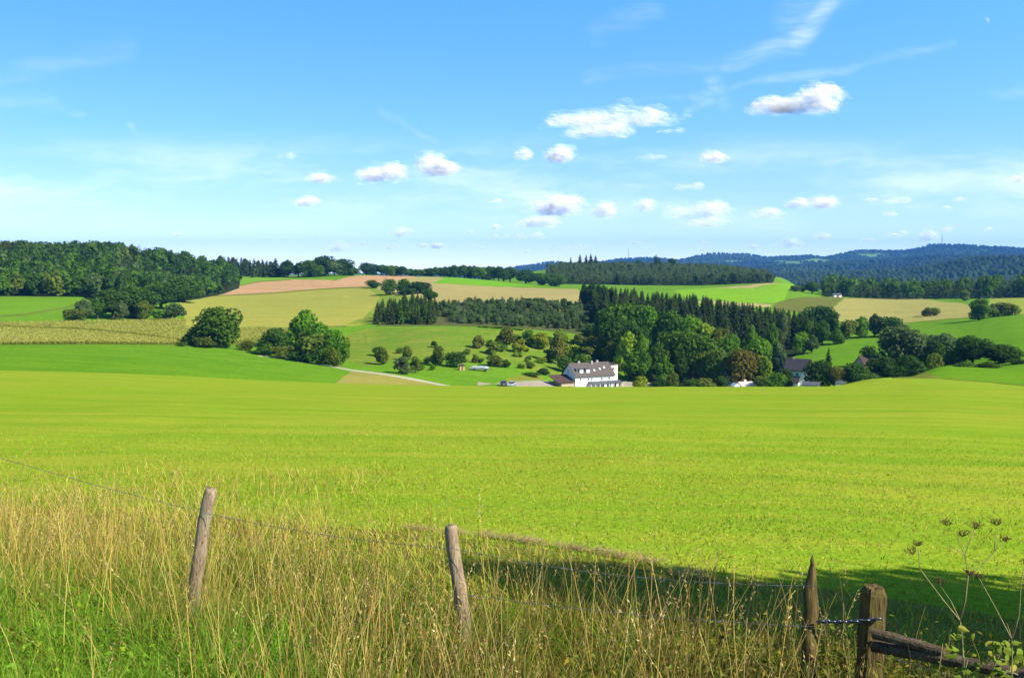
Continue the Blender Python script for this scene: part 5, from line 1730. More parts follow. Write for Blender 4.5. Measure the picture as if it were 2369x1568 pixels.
# ------------------------------------------------------------------ grasses
def mat_blade(name, trans=0.22):
    m, N = new_mat(name)
    at = N.add('ShaderNodeAttribute'); at.attribute_name = 'tint'
    d = N.add('ShaderNodeBsdfDiffuse'); N.l.new(at.outputs['Color'], d.inputs[0])
    t = N.add('ShaderNodeBsdfTranslucent'); N.l.new(at.outputs['Color'], t.inputs[0])
    mx = N.add('ShaderNodeMixShader'); mx.inputs[0].default_value = trans
    N.l.new(d.outputs[0], mx.inputs[1]); N.l.new(t.outputs[0], mx.inputs[2])
    o = N.add('ShaderNodeOutputMaterial'); N.l.new(mx.outputs[0], o.inputs['Surface'])
    return m


M_BLADE = mat_blade('grass_blade')


class Ribbons:
    def __init__(self, seed):
        self.V, self.Q, self.C = [], [], []
        self.off = 0
        self.r = np.random.default_rng(seed)

    def add(self, base, h, lean, bend, width, col, col_tip, ns=4, tipw=0.15):
        """base [n,3]; h heights; lean [n,2] start slope; bend [n,2] extra sideways drift (x h) at the tip"""
        n = len(base)
        an = self.r.uniform(0, 2 * math.pi, n)
        sd = np.stack([np.cos(an), np.sin(an), np.zeros(n)], 1)
        pts = []
        for i in range(ns + 1):
            t = i / ns
            droop = (bend ** 2).sum(1) * t ** 3 * 0.35
            p = base + np.stack([h * (lean[:, 0] * t + bend[:, 0] * t * t), h * (lean[:, 1] * t + bend[:, 1] * t * t), h * (t - droop)], 1)
            w = width * (1 - (1 - tipw) * t ** 1.5)
            pts.append(p - sd * w[:, None] * 0.5); pts.append(p + sd * w[:, None] * 0.5)
        V = np.stack(pts, 1)
        m_ = 2 * (ns + 1)
        b = np.arange(n)[:, None] * m_
        Q = np.concatenate([b + np.array([[2 * i, 2 * i + 1, 2 * i + 3, 2 * i + 2]]) for i in range(ns)])
        tt = np.repeat(np.linspace(0, 1, ns + 1), 2)[None, :, None]
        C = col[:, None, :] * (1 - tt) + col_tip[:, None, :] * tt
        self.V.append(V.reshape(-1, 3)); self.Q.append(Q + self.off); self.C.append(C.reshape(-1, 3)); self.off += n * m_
        tip = (pts[-1] + pts[-2]) / 2; pre = (pts[-3] + pts[-4]) / 2
        return tip, tip - pre

    def heads(self, tip, dirv, length, width, col, nq=9, loose=0.5):
        """seed heads: small flakes round the top of each stalk"""
        n = len(tip)
        d = dirv / np.maximum(np.linalg.norm(dirv, axis=1, keepdims=True), 1e-6)
        for k in range(nq):
            t = (k + self.r.random(n)) / nq
            c = tip + d * (length * (t - 0.75))[:, None]
            e = self.r.normal(size=(n, 3)); e /= np.linalg.norm(e, axis=1, keepdims=True)
            out = e * loose + d * 0.9 + np.array([0, 0, -0.15])
            c = c + e * (width * np.sin(np.pi * np.clip(t, 0.08, 0.95)))[:, None]
            s = (length * 0.13)[:, None]
            u = out / np.linalg.norm(out, axis=1, keepdims=True) * s
            w = np.cross(u, self.r.normal(size=(n, 3))); w = w / np.maximum(np.linalg.norm(w, axis=1, keepdims=True), 1e-6) * s * 0.17
            V = np.stack([c - u * 0.5, c + w, c + u * 0.6, c - w], 1)
            Q = np.arange(n * 4).reshape(n, 4) + self.off
            self.V.append(V.reshape(-1, 3)); self.Q.append(Q); self.off += n * 4
            self.C.append(np.repeat(col * self.r.uniform(0.8, 1.15, (n, 1)), 4, 0))

    def build(self, name, label, cat):
        V = np.concatenate(self.V); C = np.concatenate(self.C)
        C = np.concatenate([np.clip(C, 0, 1), np.ones((len(C), 1))], 1)
        me = mesh_np(name, V, quads=np.concatenate(self.Q), mat=M_BLADE, attrs={'tint': ('FLOAT_COLOR', C)})
        return tag(obj(name, me), label, cat, kind='stuff')


def pick(cols, n, r, jit=0.2):
    c = np.array(cols)[r.integers(len(cols), size=n)]
    return c * r.uniform(1 - jit, 1 + jit, (n, 1)) * r.uniform(0.93, 1.07, (n, 3))


def scatter(n, r, x0, x1, d0, d1, dens):
    """points in a wedge, thinned by dens(picture x, distance, world x, world y) in 0..1"""
    a = r.uniform(x_to_az(x0), x_to_az(x1), n)
    d = np.sqrt(r.uniform(d0 ** 2, d1 ** 2, n))
    x, y = np.sin(a) * d, np.cos(a) * d
    px = CX + np.tan(a) * F * 1.0025
    k = r.random(n) < dens(px, d, x, y)
    x, y, px, d = x[k], y[k], px[k], d[k]
    return np.stack([x, y, ground(x, y)], 1), px, d


FX = [-2500, -800, 0, 480, 1045, 1880, 2369, 3300]
FD = [22, 12.5, 9.9, 7.6, 6.55, 5.85, 5.7, 5.7]
def fence_d(px): return np.interp(px, FX, FD)


STRAW = [(0.58, 0.42, 0.13), (0.50, 0.33, 0.085), (0.42, 0.33, 0.07), (0.30, 0.17, 0.05), (0.55, 0.45, 0.15)]
STRAWG = [(0.34, 0.34, 0.03), (0.26, 0.31, 0.02), (0.38, 0.35, 0.045)]
GREEN = [(0.105, 0.235, 0.016), (0.080, 0.19, 0.012), (0.145, 0.27, 0.020), (0.19, 0.29, 0.020)]
OLIVE = [(0.10, 0.13, 0.018), (0.13, 0.14, 0.022), (0.08, 0.11, 0.015), (0.17, 0.15, 0.03)]

# tall dry stalks along the fence
r = np.random.default_rng(101)
R1 = Ribbons(101)
def dens_tall(px, d, x, y):
    f = fence_d(px)
    e = np.interp(px, [-500, 0, 600, 1100, 1700, 2369], [3.2, 3.0, 2.2, 0.8, 0.45, 0.4])
    k = np.clip((f + e + 1.6 - d) / 3.4, 0, 1) ** 1.4 * np.clip((d - 4.3) / 0.8, 0, 1)
    cl = np.clip(0.50 + 1.1 * vnoise(x, y, 0.35, 51) + 0.5 * vnoise(x, y, 1.3, 52), 0.03, 1)
    lush = np.clip((720 - px) / 420, 0, 1) * np.clip((np.interp(px, [0, 400], [8.7, 7.8]) - d) / 1.0, 0, 1)
    right = np.interp(px, [-500, 200, 700, 1200, 1750, 2369], [0.62, 0.66, 0.8, 1, 0.85, 0.55])
    return k * cl * (1 - 0.9 * lush) * right
b, px, d = scatter(31000, r, -420, 2800, 4.2, 14.0, dens_tall)
n = len(b)
hh = r.uniform(0.55, 1.0, n) * np.interp(px, [-400, 0, 500, 1000, 1300, 1900, 2400], [1.05, 1.15, 1.10, 0.94, 1.0, 1.0, 0.92]) * (1 - 0.25 * np.clip((d - fence_d(px)) / 2.5, 0, 1))
hh *= np.where(r.random(n) < 0.14, r.uniform(1.1, 1.38, n), 1.0)
lean = r.normal(0, 0.13, (n, 2)); bend = r.normal(0, 0.16, (n, 2)) + np.array([0.05, 0.0])
kinked = r.random(n) < 0.10
lean[kinked] = r.normal(0, 0.5, (kinked.sum(), 2))
gm_ = r.random(n) < np.interp(px, [0, 700, 1500, 2369], [0.5, 0.42, 0.35, 0.35])
c0 = np.where(gm_[:, None], pick(STRAWG, n, r), pick(STRAW, n, r)); c1 = pick(STRAW, n, r)
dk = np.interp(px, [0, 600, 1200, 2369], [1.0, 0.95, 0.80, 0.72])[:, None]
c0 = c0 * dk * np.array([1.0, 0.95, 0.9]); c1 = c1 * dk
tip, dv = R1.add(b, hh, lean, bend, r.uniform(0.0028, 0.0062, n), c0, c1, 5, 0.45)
hd = r.random(n) < 0.42
R1.heads(tip[hd], dv[hd], r.uniform(0.10, 0.22, hd.sum()), r.uniform(0.006, 0.022, hd.sum()), pick([(0.42, 0.29, 0.11), (0.32, 0.19, 0.075), (0.48, 0.36, 0.15), (0.36, 0.28, 0.08)], hd.sum(), r), 9)
R1.build('tall_grass', 'tall dry straw-coloured grass with seed heads along the wire fence', 'grass')

# long dry leaves and stems between the stalks
r = np.random.default_rng(102)
R2 = Ribbons(102)
def dens_mid(px, d, x, y):
    f = fence_d(px)
    e = np.interp(px, [-500, 0, 600, 1100, 1700, 2369], [5.2, 5.0, 3.8, 2.4, 1.9, 1.8])
    return np.clip((f + e - d) / 1.0, 0, 1) * np.clip((d - 4.0) / 0.5, 0, 1) * np.clip(0.7 + 0.6 * vnoise(x, y, 0.5, 61), 0.15, 1)
b, px, d = scatter(125000, r, -420, 2800, 3.9, 15.0, dens_mid)
n = len(b)
hh = r.uniform(0.22, 0.62, n) * (1 - 0.5 * np.clip((d - fence_d(px)) / 2.5, 0, 1))
g = np.clip(0.82 + 0.6 * vnoise(b[:, 0], b[:, 1], 0.8, 62) - 0.15 * np.clip((d - fence_d(px)) / 3, -1, 1), 0.05, 0.95)
isg = r.random(n) < g
right = (px > 1350) & (r.random(n) < np.clip((px - 1250) / 600, 0, 0.6))
c0 = np.where(isg[:, None], pick(GREEN, n, r), pick(STRAW + STRAWG, n, r))
c0 = np.where(right[:, None], pick(OLIVE + STRAW[2:4], n, r), c0)
brn = r.random(n) < np.interp(px, [300, 900, 1500, 2369], [0.05, 0.18, 0.28, 0.28])
c0 = np.where(brn[:, None], pick([(0.20, 0.115, 0.04), (0.14, 0.085, 0.03), (0.26, 0.16, 0.055)], n, r), c0)
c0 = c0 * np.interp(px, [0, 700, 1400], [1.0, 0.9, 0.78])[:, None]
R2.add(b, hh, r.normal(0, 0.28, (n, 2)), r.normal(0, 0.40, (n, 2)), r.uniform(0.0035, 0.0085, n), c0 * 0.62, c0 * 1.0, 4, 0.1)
# tufts that hide the feet of the posts
for tp_, ln_, hm in ((t1, L1, 0.62), (t2, L2, 0.60), (t3, L3, 0.55), (t4, (-0.03, 0.0), 0.5)):
    ft_ = foot_of(tp_, *ln_)
    m_ = 900
    x = ft_.x + r.normal(0, 0.20, m_); y = ft_.y - 0.08 - np.abs(r.normal(0, 0.28, m_))
    b = np.stack([x, y, ground(x, y)], 1)
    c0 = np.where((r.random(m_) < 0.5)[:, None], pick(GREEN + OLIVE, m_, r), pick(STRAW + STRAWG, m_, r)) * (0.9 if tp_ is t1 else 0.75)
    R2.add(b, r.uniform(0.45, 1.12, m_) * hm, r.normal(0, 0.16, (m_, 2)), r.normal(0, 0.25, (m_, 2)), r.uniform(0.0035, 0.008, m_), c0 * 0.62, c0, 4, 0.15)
# sparse dry culms that carry on into the meadow on the left
def dens_out(px, d, x, y):
    return np.clip((1150 - px) / 700, 0, 1) * np.clip((fence_d(px) + 13 - d) / 9, 0, 1) * np.clip(0.45 + 1.0 * vnoise(x, y, 0.9, 63), 0.03, 1)
b, px, d = scatter(52000, r, -420, 1200, 8.5, 26.0, dens_out)
n = len(b)
hh = r.uniform(0.10, 0.34, n) * np.clip(1.25 - 0.04 * (d - 9), 0.4, 1.2)
c0 = np.where((r.random(n) < 0.35)[:, None], pick(GREEN + STRAWG, n, r), pick(STRAW + STRAWG, n, r))
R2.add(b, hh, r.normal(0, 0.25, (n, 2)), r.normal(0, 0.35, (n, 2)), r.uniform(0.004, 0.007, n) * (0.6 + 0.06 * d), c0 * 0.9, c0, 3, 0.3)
R2.build('meadow_grass', 'mixed green and dry meadow grass filling the bank below the fence', 'grass')

# lush green grass low on the left and in pockets
r = np.random.default_rng(103)
R3 = Ribbons(103)
def dens_lush(px, d, x, y):
    left = np.clip((820 - px) / 420, 0, 1) * np.clip((np.interp(px, [0, 250, 500, 900], [9.4, 8.6, 7.7, 6.8]) - d) / 1.3, 0, 1)
    pock = np.clip(vnoise(x, y, 0.9, 71) * 1.6 - 0.25, 0, 1) * np.clip((6.9 - d) / 1.4, 0, 1) * np.clip((1750 - px) / 400, 0, 1)
    return np.clip(left + 0.8 * pock, 0, 1) * np.clip(0.75 + 0.5 * vnoise(x, y, 0.3, 72), 0.2, 1)
b, px, d = scatter(185000, r, -420, 1800, 3.8, 9.6, dens_lush)
n = len(b)
hh = r.uniform(0.30, 0.72, n) * np.clip(0.85 + 0.35 * vnoise(b[:, 0], b[:, 1], 0.6, 73), 0.5, 1.2)
c0 = pick(GREEN + [(0.12, 0.26, 0.02), (0.17, 0.31, 0.03), (0.22, 0.26, 0.04)], n, r)
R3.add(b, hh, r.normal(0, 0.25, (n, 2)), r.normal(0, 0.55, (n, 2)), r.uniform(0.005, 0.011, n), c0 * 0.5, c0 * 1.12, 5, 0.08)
# small herb leaves among it
b2 = b[r.random(n) < 0.16]; m2 = len(b2)
c = b2 + np.stack([r.normal(0, 0.05, m2), r.normal(0, 0.05, m2), r.uniform(0.15, 0.45, m2)], 1)
v, q = leaves(c, r.normal(size=(m2, 3)) + np.array([0, 0, 1.2]), r.uniform(0.012, 0.03, m2), r, 2.0)
R3.V.append(v); R3.Q.append(q + R3.off); R3.off += len(v); R3.C.append(np.repeat(pick(GREEN, m2, r), 4, 0))
R3.build('lush_grass', 'bright lush green grass at the bottom left of the bank', 'grass')

# short turf of the mown meadow, thinning out with distance
r = np.random.default_rng(104)
R4 = Ribbons(104)
def dens_turf(px, d, x, y):
    e = np.array(np.interp(px, exs, [edge_d(x_) for x_ in exs]))
    return np.where(d > e, 0.75, 1.0) * np.clip(0.75 + 0.5 * vnoise(x, y, 0.7, 81), 0.2, 1) * np.clip((36 - d) / 27, 0, 1) ** 1.5
b, px, d = scatter(420000, r, -420, 2800, 6.5, 40, dens_turf)
n = len(b)
ee = np.array(np.interp(px, exs, [edge_d(x_) for x_ in exs]))
unm = d < ee + 0.55 * r.normal(size=n)
hh = np.where(unm, r.uniform(0.06, 0.20, n) * np.clip(0.45 + 0.4 * (ee - d), 0.3, 1.0), r.uniform(0.018, 0.045, n)) * (1 + 0.01 * d)
dry = r.random(n) < np.clip(0.50 - 0.012 * (d - 10) + 0.35 * vnoise(b[:, 0], b[:, 1], 2.5, 82) + 0.38 * np.clip((1000 - px) / 800, 0, 1) * np.clip((30 - d) / 14, 0, 1) + 0.25 * unm, 0.03, 0.85)
c0 = np.where(dry[:, None], pick([(0.42, 0.36, 0.06), (0.36, 0.33, 0.04), (0.34, 0.24, 0.07)], n, r), pick([(0.25, 0.36, 0.022), (0.30, 0.37, 0.028), (0.18, 0.31, 0.018)], n, r))
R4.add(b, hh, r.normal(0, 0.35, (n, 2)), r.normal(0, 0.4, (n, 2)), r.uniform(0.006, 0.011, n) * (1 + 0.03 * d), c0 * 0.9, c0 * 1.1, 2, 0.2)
R4.build('turf', 'short yellow-green turf of the mown meadow beyond the fence', 'grass')

# raked hay along the meadow edge
r = np.random.default_rng(105)
R5 = Ribbons(105)
n = 2600
pxs = r.uniform(930, 1640, n)
pxs = pxs[r.random(n) < 0.35 + 0.65 * (np.sin(pxs * 0.021) * np.sin(pxs * 0.047 + 1) > -0.25)]
n = len(pxs)
dd = np.array(np.interp(pxs, exs, [edge_d(x_) for x_ in exs])) + 0.15 + r.normal(0, 0.10, n) * np.interp(pxs, [860, 1100, 1500, 2000, 2369], [0.35, 0.5, 0.65, 1.2, 1.2]) - np.where(pxs > 1560, 0.3, 0)
aa = np.arctan((pxs - CX) / F / 1.0025)
x, y = np.sin(aa) * dd, np.cos(aa) * dd
b = np.stack([x, y, ground(x, y) + r.uniform(0, 0.05, n)], 1)
th = r.uniform(0, 2 * math.pi, n)
R5.add(b, r.uniform(0.012, 0.045, n), np.stack([np.cos(th), np.sin(th)], 1) * r.uniform(1, 5, (n, 1)), r.normal(0, 0.5, (n, 2)), r.uniform(0.004, 0.008, n), pick([(0.42, 0.29, 0.15), (0.32, 0.21, 0.11), (0.20, 0.13, 0.07)], n, r), pick([(0.42, 0.29, 0.15), (0.26, 0.17, 0.09)], n, r), 3, 0.5)
R5.build('hay', 'thin line of dry raked hay along the meadow edge behind the fence', 'hay')

# yellow-flowered weeds on the right of the bank
r = np.random.default_rng(106)
R6 = Ribbons(106)
b, px, d = scatter(2200, r, 1250, 2600, 4.6, 6.6, lambda px, d, x, y: np.clip(0.5 + 0.8 * vnoise(x, y, 0.5, 91), 0, 1))
n = len(b)
hh = r.uniform(0.35, 0.75, n)
c0 = pick(OLIVE + [(0.10, 0.07, 0.025)], n, r)
tip, dv = R6.add(b, hh, r.normal(0, 0.2, (n, 2)), r.normal(0, 0.2, (n, 2)), r.uniform(0.003, 0.006, n), c0, c0, 4, 0.4)
for k in range(9):
    t = r.uniform(0.35, 1.0, n)
    c = b + (tip - b) * t[:, None] + r.normal(0, 0.03, (n, 3))
    v, q = leaves(c, r.normal(size=(n, 3)) + np.array([0, 0, 0.8]), r.uniform(0.010, 0.024, n), r, 2.2)
    R6.V.append(v); R6.Q.append(q + R6.off); R6.off += len(v)
    R6.C.append(np.repeat(pick(OLIVE + [(0.22, 0.17, 0.02), (0.12, 0.15, 0.02)], n, r), 4, 0))
R6.build('weeds', 'olive leafy weeds with yellowing leaves between the right-hand posts', 'weeds')


# dried hogweed skeleton at the right
M_STEM = mat_simple('dry_stem', (0.30, 0.25, 0.11), (0.18, 0.14, 0.06), 25, 0.9, 0.1)
M_SEED = mat_simple('dry_seed', (0.16, 0.095, 0.04), (0.09, 0.05, 0.022), 40, 0.9, 0.1)
M_LF = mat_simple('bramble_leaf', (0.14, 0.18, 0.016), (0.075, 0.115, 0.010), 14, 0.8, 0.08)
M_LFY = mat_simple('yellow_leaf', (0.28, 0.25, 0.03), (0.19, 0.19, 0.025), 14, 0.8, 0.08)


def hogweed(label, foot_xy, stems, umbels, d, seed, r0=0.0065):
    rnd = np.random.default_rng(seed)
    f = pt(foot_xy[0], foot_xy[1], d)
    f.z = float(ground(f.x, f.y)) - 0.03
    root = tag(empty('dry_hogweed', f), label, 'dry plant', 'dried umbel plants by the rail fence')
    for i, (line, ra) in enumerate(stems):
        pts_ = [pt(x, y, d + dz) for x, y, dz in line]
        if i == 0: pts_ = [f] + pts_
        MB().tube([p - f for p in pts_], list(np.linspace(ra * 0.62, ra * 0.36, len(pts_))), 7).build('stem', M_STEM, root, smooth=True)
    for (x, y, dz, sz) in umbels:
        c = pt(x, y, d + dz) - f
        mb = MB()
        for k in range(11):
            an = rnd.uniform(0, 2 * math.pi); q = rnd.uniform(0.2, 0.8) * sz
            e = c + Vector((math.cos(an) * q, math.sin(an) * q, sz * rnd.uniform(0.35, 0.75)))
            mb.tube([c, (c + e) / 2 + Vector((0, 0, -0.006)), e], 0.0013, 4)
            for s in range(4):
                w = Vector(rnd.normal(size=3)) * 0.005
                u = Vector(rnd.normal(size=3)).normalized() * 0.0045; v_ = u.cross(Vector(rnd.normal(size=3))).normalized() * 0.0028
                mb.add([e + w - u, e + w + v_, e + w + u, e + w - v_, e + w + u.cross(v_) * 200, e + w - u.cross(v_) * 200], [(0, 1, 4), (1, 2, 4), (2, 3, 4), (3, 0, 4), (1, 0, 5), (2, 1, 5), (3, 2, 5), (0, 3, 5)])
        mb.build('umbel', M_SEED, root)


hogweed('tall branching dried hogweed with dark umbels rising behind the broken rail', (2236, 1600),
        [([(2230, 1530, 0), (2222, 1436, 0)], 0.0075), ([(2222, 1436, 0), (2234, 1385, 0), (2240, 1330, 0), (2232, 1285, 0.05), (2240, 1262, 0.05), (2256, 1222, 0.08)], 0.006),
         ([(2222, 1436, 0), (2180, 1385, -0.05), (2127, 1314, -0.1), (2125, 1268, -0.1)], 0.0055), ([(2222, 1436, 0), (2200, 1390, 0.1), (2176, 1355, 0.15)], 0.004),
         ([(2240, 1330, 0), (2268, 1312, 0.05), (2300, 1275, 0.1), (2322, 1258, 0.1)], 0.004), ([(2300, 1275, 0.1), (2303, 1240, 0.15), (2305, 1218, 0.15)], 0.003), ([(2232, 1285, 0.05), (2212, 1270, 0.02), (2196, 1260, 0)], 0.004),
         ([(2240, 1340, 0), (2262, 1300, 0.0), (2232, 1285, 0.05)], 0.003), ([(2232, 1285, 0.05), (2215, 1240, 0.1)], 0.003)],
        [(2257, 1222, 0.08, 0.055), (2228, 1240, 0.06, 0.04), (2190, 1215, 0.02, 0.035), (2112, 1282, -0.1, 0.05), (2124, 1262, -0.1, 0.03), (2305, 1214, 0.15, 0.035), (2326, 1252, 0.1, 0.03), (2176, 1352, 0.15, 0.04), (2240, 1328, 0, 0.025)], 5.25, 1)
hogweed('bent dried umbel stalk crossing at the far right edge', (2352, 1610),
        [([(2342, 1480, 0), (2300, 1400, 0), (2264, 1335, 0)], 0.0055), ([(2342, 1480, 0), (2358, 1420, 0), (2362, 1350, 0.0), (2370, 1310, 0)], 0.005), ([(2342, 1480, 0), (2330, 1440, 0.1)], 0.003)],
        [(2264, 1335, 0, 0.025), (2371, 1308, 0, 0.04)], 5.0, 2)


def bramble(label, stems, lv, d, seed):
    rnd = np.random.default_rng(seed)
    f = pt(stems[0][0][0], stems[0][0][1], d); f.z = float(ground(f.x, f.y)) - 0.03
    root = tag(empty('bramble', f), label, 'bramble')
    for i, s in enumerate(stems):
        pts_ = [f] + [pt(x, y, d + rnd.uniform(-0.06, 0.06)) for x, y in s]
        MB().tube([p - f for p in pts_], list(np.linspace(0.006, 0.0025, len(pts_))), 6).build('stem', M_STEM, root, smooth=True)
    lv = lv + [(x + rnd.uniform(-26, 26), y + rnd.uniform(-16, 22), sz * rnd.uniform(0.6, 0.95), int(rnd.random() < 0.2)) for x, y, sz, q in lv for k in range(2)]
    for (x, y, sz, yel) in lv:
        c = pt(x, y, d - 0.08 + rnd.uniform(-0.05, 0.05)) - f
        s = sz * 0.62 / F * d
        ax = Vector((rnd.uniform(-1, 1), rnd.uniform(-0.5, 0.1), rnd.uniform(-0.5, 0.3))).normalized()
        nn = Vector((rnd.uniform(-0.4, 0.6), -0.8, rnd.uniform(0.3, 0.9))); sd = ax.cross(nn).normalized(); nn = sd.cross(ax).normalized()
        prof = [(-0.45, 0.0), (-0.5, 0.16), (-0.36, 0.30), (-0.28, 0.28), (-0.12, 0.34), (-0.03, 0.29), (0.12, 0.27), (0.22, 0.19), (0.42, 0.09), (0.62, 0.0)]
        vs, fs = [], []
        for t, w in prof:
            fold = -0.10 * s * (1 if w else 0)
            cu = -0.15 * s * (t + 0.3) ** 2
            vs += [c + ax * t * s + nn * cu, c + ax * t * s + sd * w * s - nn * (w * s * 0.35 - cu), c + ax * t * s - sd * w * s - nn * (w * s * 0.35 - cu)]
        for i in range(len(prof) - 1):
            fs += [(i * 3, i * 3 + 3, i * 3 + 4, i * 3 + 1), (i * 3, i * 3 + 2, i * 3 + 5, i * 3 + 3)]
        MB().add(vs, fs).build('leaf', M_LFY if yel else M_LF, root)


bramble('leafy bramble with yellow-green leaves climbing over the broken rail at the right edge',
        [[(2290, 1600), (2300, 1540), (2318, 1500), (2335, 1480)], [(2230, 1600), (2228, 1520), (2226, 1470), (2228, 1450)], [(2250, 1600), (2262, 1545), (2290, 1520), (2350, 1530)], [(2300, 1600), (2330, 1550), (2355, 1560)]],
        [(2296, 1490, 44, 1), (2328, 1488, 40, 0), (2338, 1506, 46, 0), (2312, 1500, 34, 0), (2229, 1455, 34, 1), (2222, 1470, 26, 0), (2212, 1500, 30, 0), (2196, 1516, 28, 0), (2262, 1540, 30, 0), (2256, 1560, 34, 1), (2240, 1552, 26, 0),
         (2318, 1530, 36, 0), (2345, 1545, 34, 1), (2300, 1556, 30, 0), (2355, 1520, 34, 0), (2280, 1530, 26, 1), (2215, 1548, 30, 0), (2330, 1566, 36, 0)], 5.1, 4)

# the tree just outside the picture on the right, whose shade lies over the fence corner
KINDS['near'] = [(crown_mesh('near_crown', deciduous(95, 11000, 0.030, 0.14, 26, 0.05, 0.26)), trunk_mesh('near_trunk', 95, 0.75))]
NAMES['near'] = ('broadleaf_tree', 'tree', 'crown', 'trunk')
SHADE = [(8.9, 3.9, 2.7, 9.0), (10.6, 4.5, 4.0, 7.4)]
for i, (sx, sy, sw, sh) in enumerate(SHADE):
    set_tree('near', sx, sy, float(ground(sx, sy)) - 0.1, sw, sh, 'mid', ('nearer' if i == 0 else 'farther') + ' of the two broadleaf trees beside the fence outside the picture', 'trees beside the fence')


# ------------------------------------------------------------------ clouds, moon, haze
def mat_cloud(name, a0, a1):
    m, N = new_mat(name)
    t = N.add('ShaderNodeTexCoord')
    at = N.add('ShaderNodeAttribute'); at.attribute_name = 'var'
    n = N.noise(t.outputs['Object'], 5.5, 5, 0.65)
    al = N.math('MULTIPLY', N.math('MULTIPLY_ADD', N.smooth(n, 0.34, 0.66), a1 - a0, a0), at.outputs['Fac'])
    # light wanders through a cloud before it leaves, so every puff is shaded mostly as if it faced the light from above
    g = N.add('ShaderNodeNewGeometry')
    nrm = N.vmath('NORMALIZE', N.vmath('ADD', N.vmath('SCALE', g.outputs['Normal'], scale=0.25), (0.45, -0.5, 0.7)))
    d = N.add('ShaderNodeBsdfDiffuse'); d.inputs[0].default_value = (0.97, 0.97, 0.97, 1)
    N.l.new(nrm, d.inputs['Normal'])
    tl = N.add('ShaderNodeBsdfTranslucent'); tl.inputs[0].default_value = (0.97, 0.97, 0.97, 1)
    mx = N.add('ShaderNodeMixShader'); mx.inputs[0].default_value = 0.25
    N.l.new(d.outputs[0], mx.inputs[1]); N.l.new(tl.outputs[0], mx.inputs[2])
    tr_ = N.add('ShaderNodeBsdfTransparent')
    m2 = N.add('ShaderNodeMixShader'); N.put(m2.inputs[0], al)
    N.l.new(tr_.outputs[0], m2.inputs[1]); N.l.new(mx.outputs[0], m2.inputs[2])
    o = N.add('ShaderNodeOutputMaterial'); N.l.new(m2.outputs[0], o.inputs['Surface'])
    return m


M_CLOUD = mat_cloud('cloud', 0.0, 0.056)


def ico(sub):
    import bmesh
    bm = bmesh.new(); bmesh.ops.create_icosphere(bm, subdivisions=sub, radius=1.0)
    v = np.array([x.co[:] for x in bm.verts]); f = np.array([[y.index for y in x.verts] for x in bm.faces]); bm.free()
    return v, f


IV, IF_ = ico(3)


def cloud(cx, cyp, w, h, label, seed, lumps=None, dens=1.0, group='fair weather clouds'):
    """a heap of thin translucent puffs: flat foot, lumpy top; lumps = [(x -1..1, half width, height share)]"""
    r = np.random.default_rng(seed)
    a, s = pix_dir(cx, cyp)
    alt = 900.0
    d = min(alt / max(s, 0.012), 42000.0)
    sc_ = d / F
    W_, H_ = w * sc_ * 1.22, h * sc_ * 1.15
    npf = int(np.clip(18 + w * h / 45, 22, 150))
    lumps = lumps or [(r.uniform(-0.7, 0.7), r.uniform(0.25, 0.5), r.uniform(0.55, 1.0)) for _ in range(max(2, int(w / 30)))]
    V, Fc, A_ = [], [], []
    off = 0
    for i in range(npf):
        lx, lw, lh = lumps[int(r.integers(len(lumps)))]
        u = np.clip(lx + r.normal(0, 0.5) * lw, -1, 1)
        env = lh * math.sqrt(max(0.05, 1 - ((u - lx) / (lw * 1.3)) ** 2)) if abs(u - lx) < lw * 1.3 else 0.25 * lh
        t = r.random() ** 1.25
        rz = H_ * r.uniform(0.09, 0.27) * (0.6 + 0.6 * env)
        rx = min(rz * r.uniform(1.3, 3.2), W_ * 0.3)
        zc = -H_ * 0.5 + rz * 0.9 + max(0, H_ * env - rz * 1.6) * t
        c = np.array([u * (W_ * 0.5 - rx * 0.6), r.normal(0, 0.10) * W_, zc])
        nz = 1 + 0.20 * np.sin(IV @ r.normal(size=3) * 3.2 + r.uniform(0, 6)) + 0.13 * np.sin(IV @ r.normal(size=3) * 6 + r.uniform(0, 6)) + 0.08 * np.sin(IV @ r.normal(size=3) * 11 + r.uniform(0, 6))
        V.append(c + IV * nz[:, None] * np.array([rx, rx, rz])); Fc.append(IF_ + off); off += len(IV)
        A_.append(np.full(len(IV), dens * r.uniform(0.6, 1.1)))
    V = np.concatenate(V)
    S = max(W_, 1.0)
    me = mesh_np('cloud', V / S, tris=np.concatenate(Fc), mat=M_CLOUD, attrs={'var': ('FLOAT', np.concatenate(A_))}, smooth=True)
    o = obj('cloud', me, loc=(math.sin(a) * d, math.cos(a) * d, CAMZ + s * d))
    o.scale = (S, S, S); o.rotation_euler = (0, 0, -a)
    o.visible_shadow = True
    return tag(o, label, 'cloud', group)


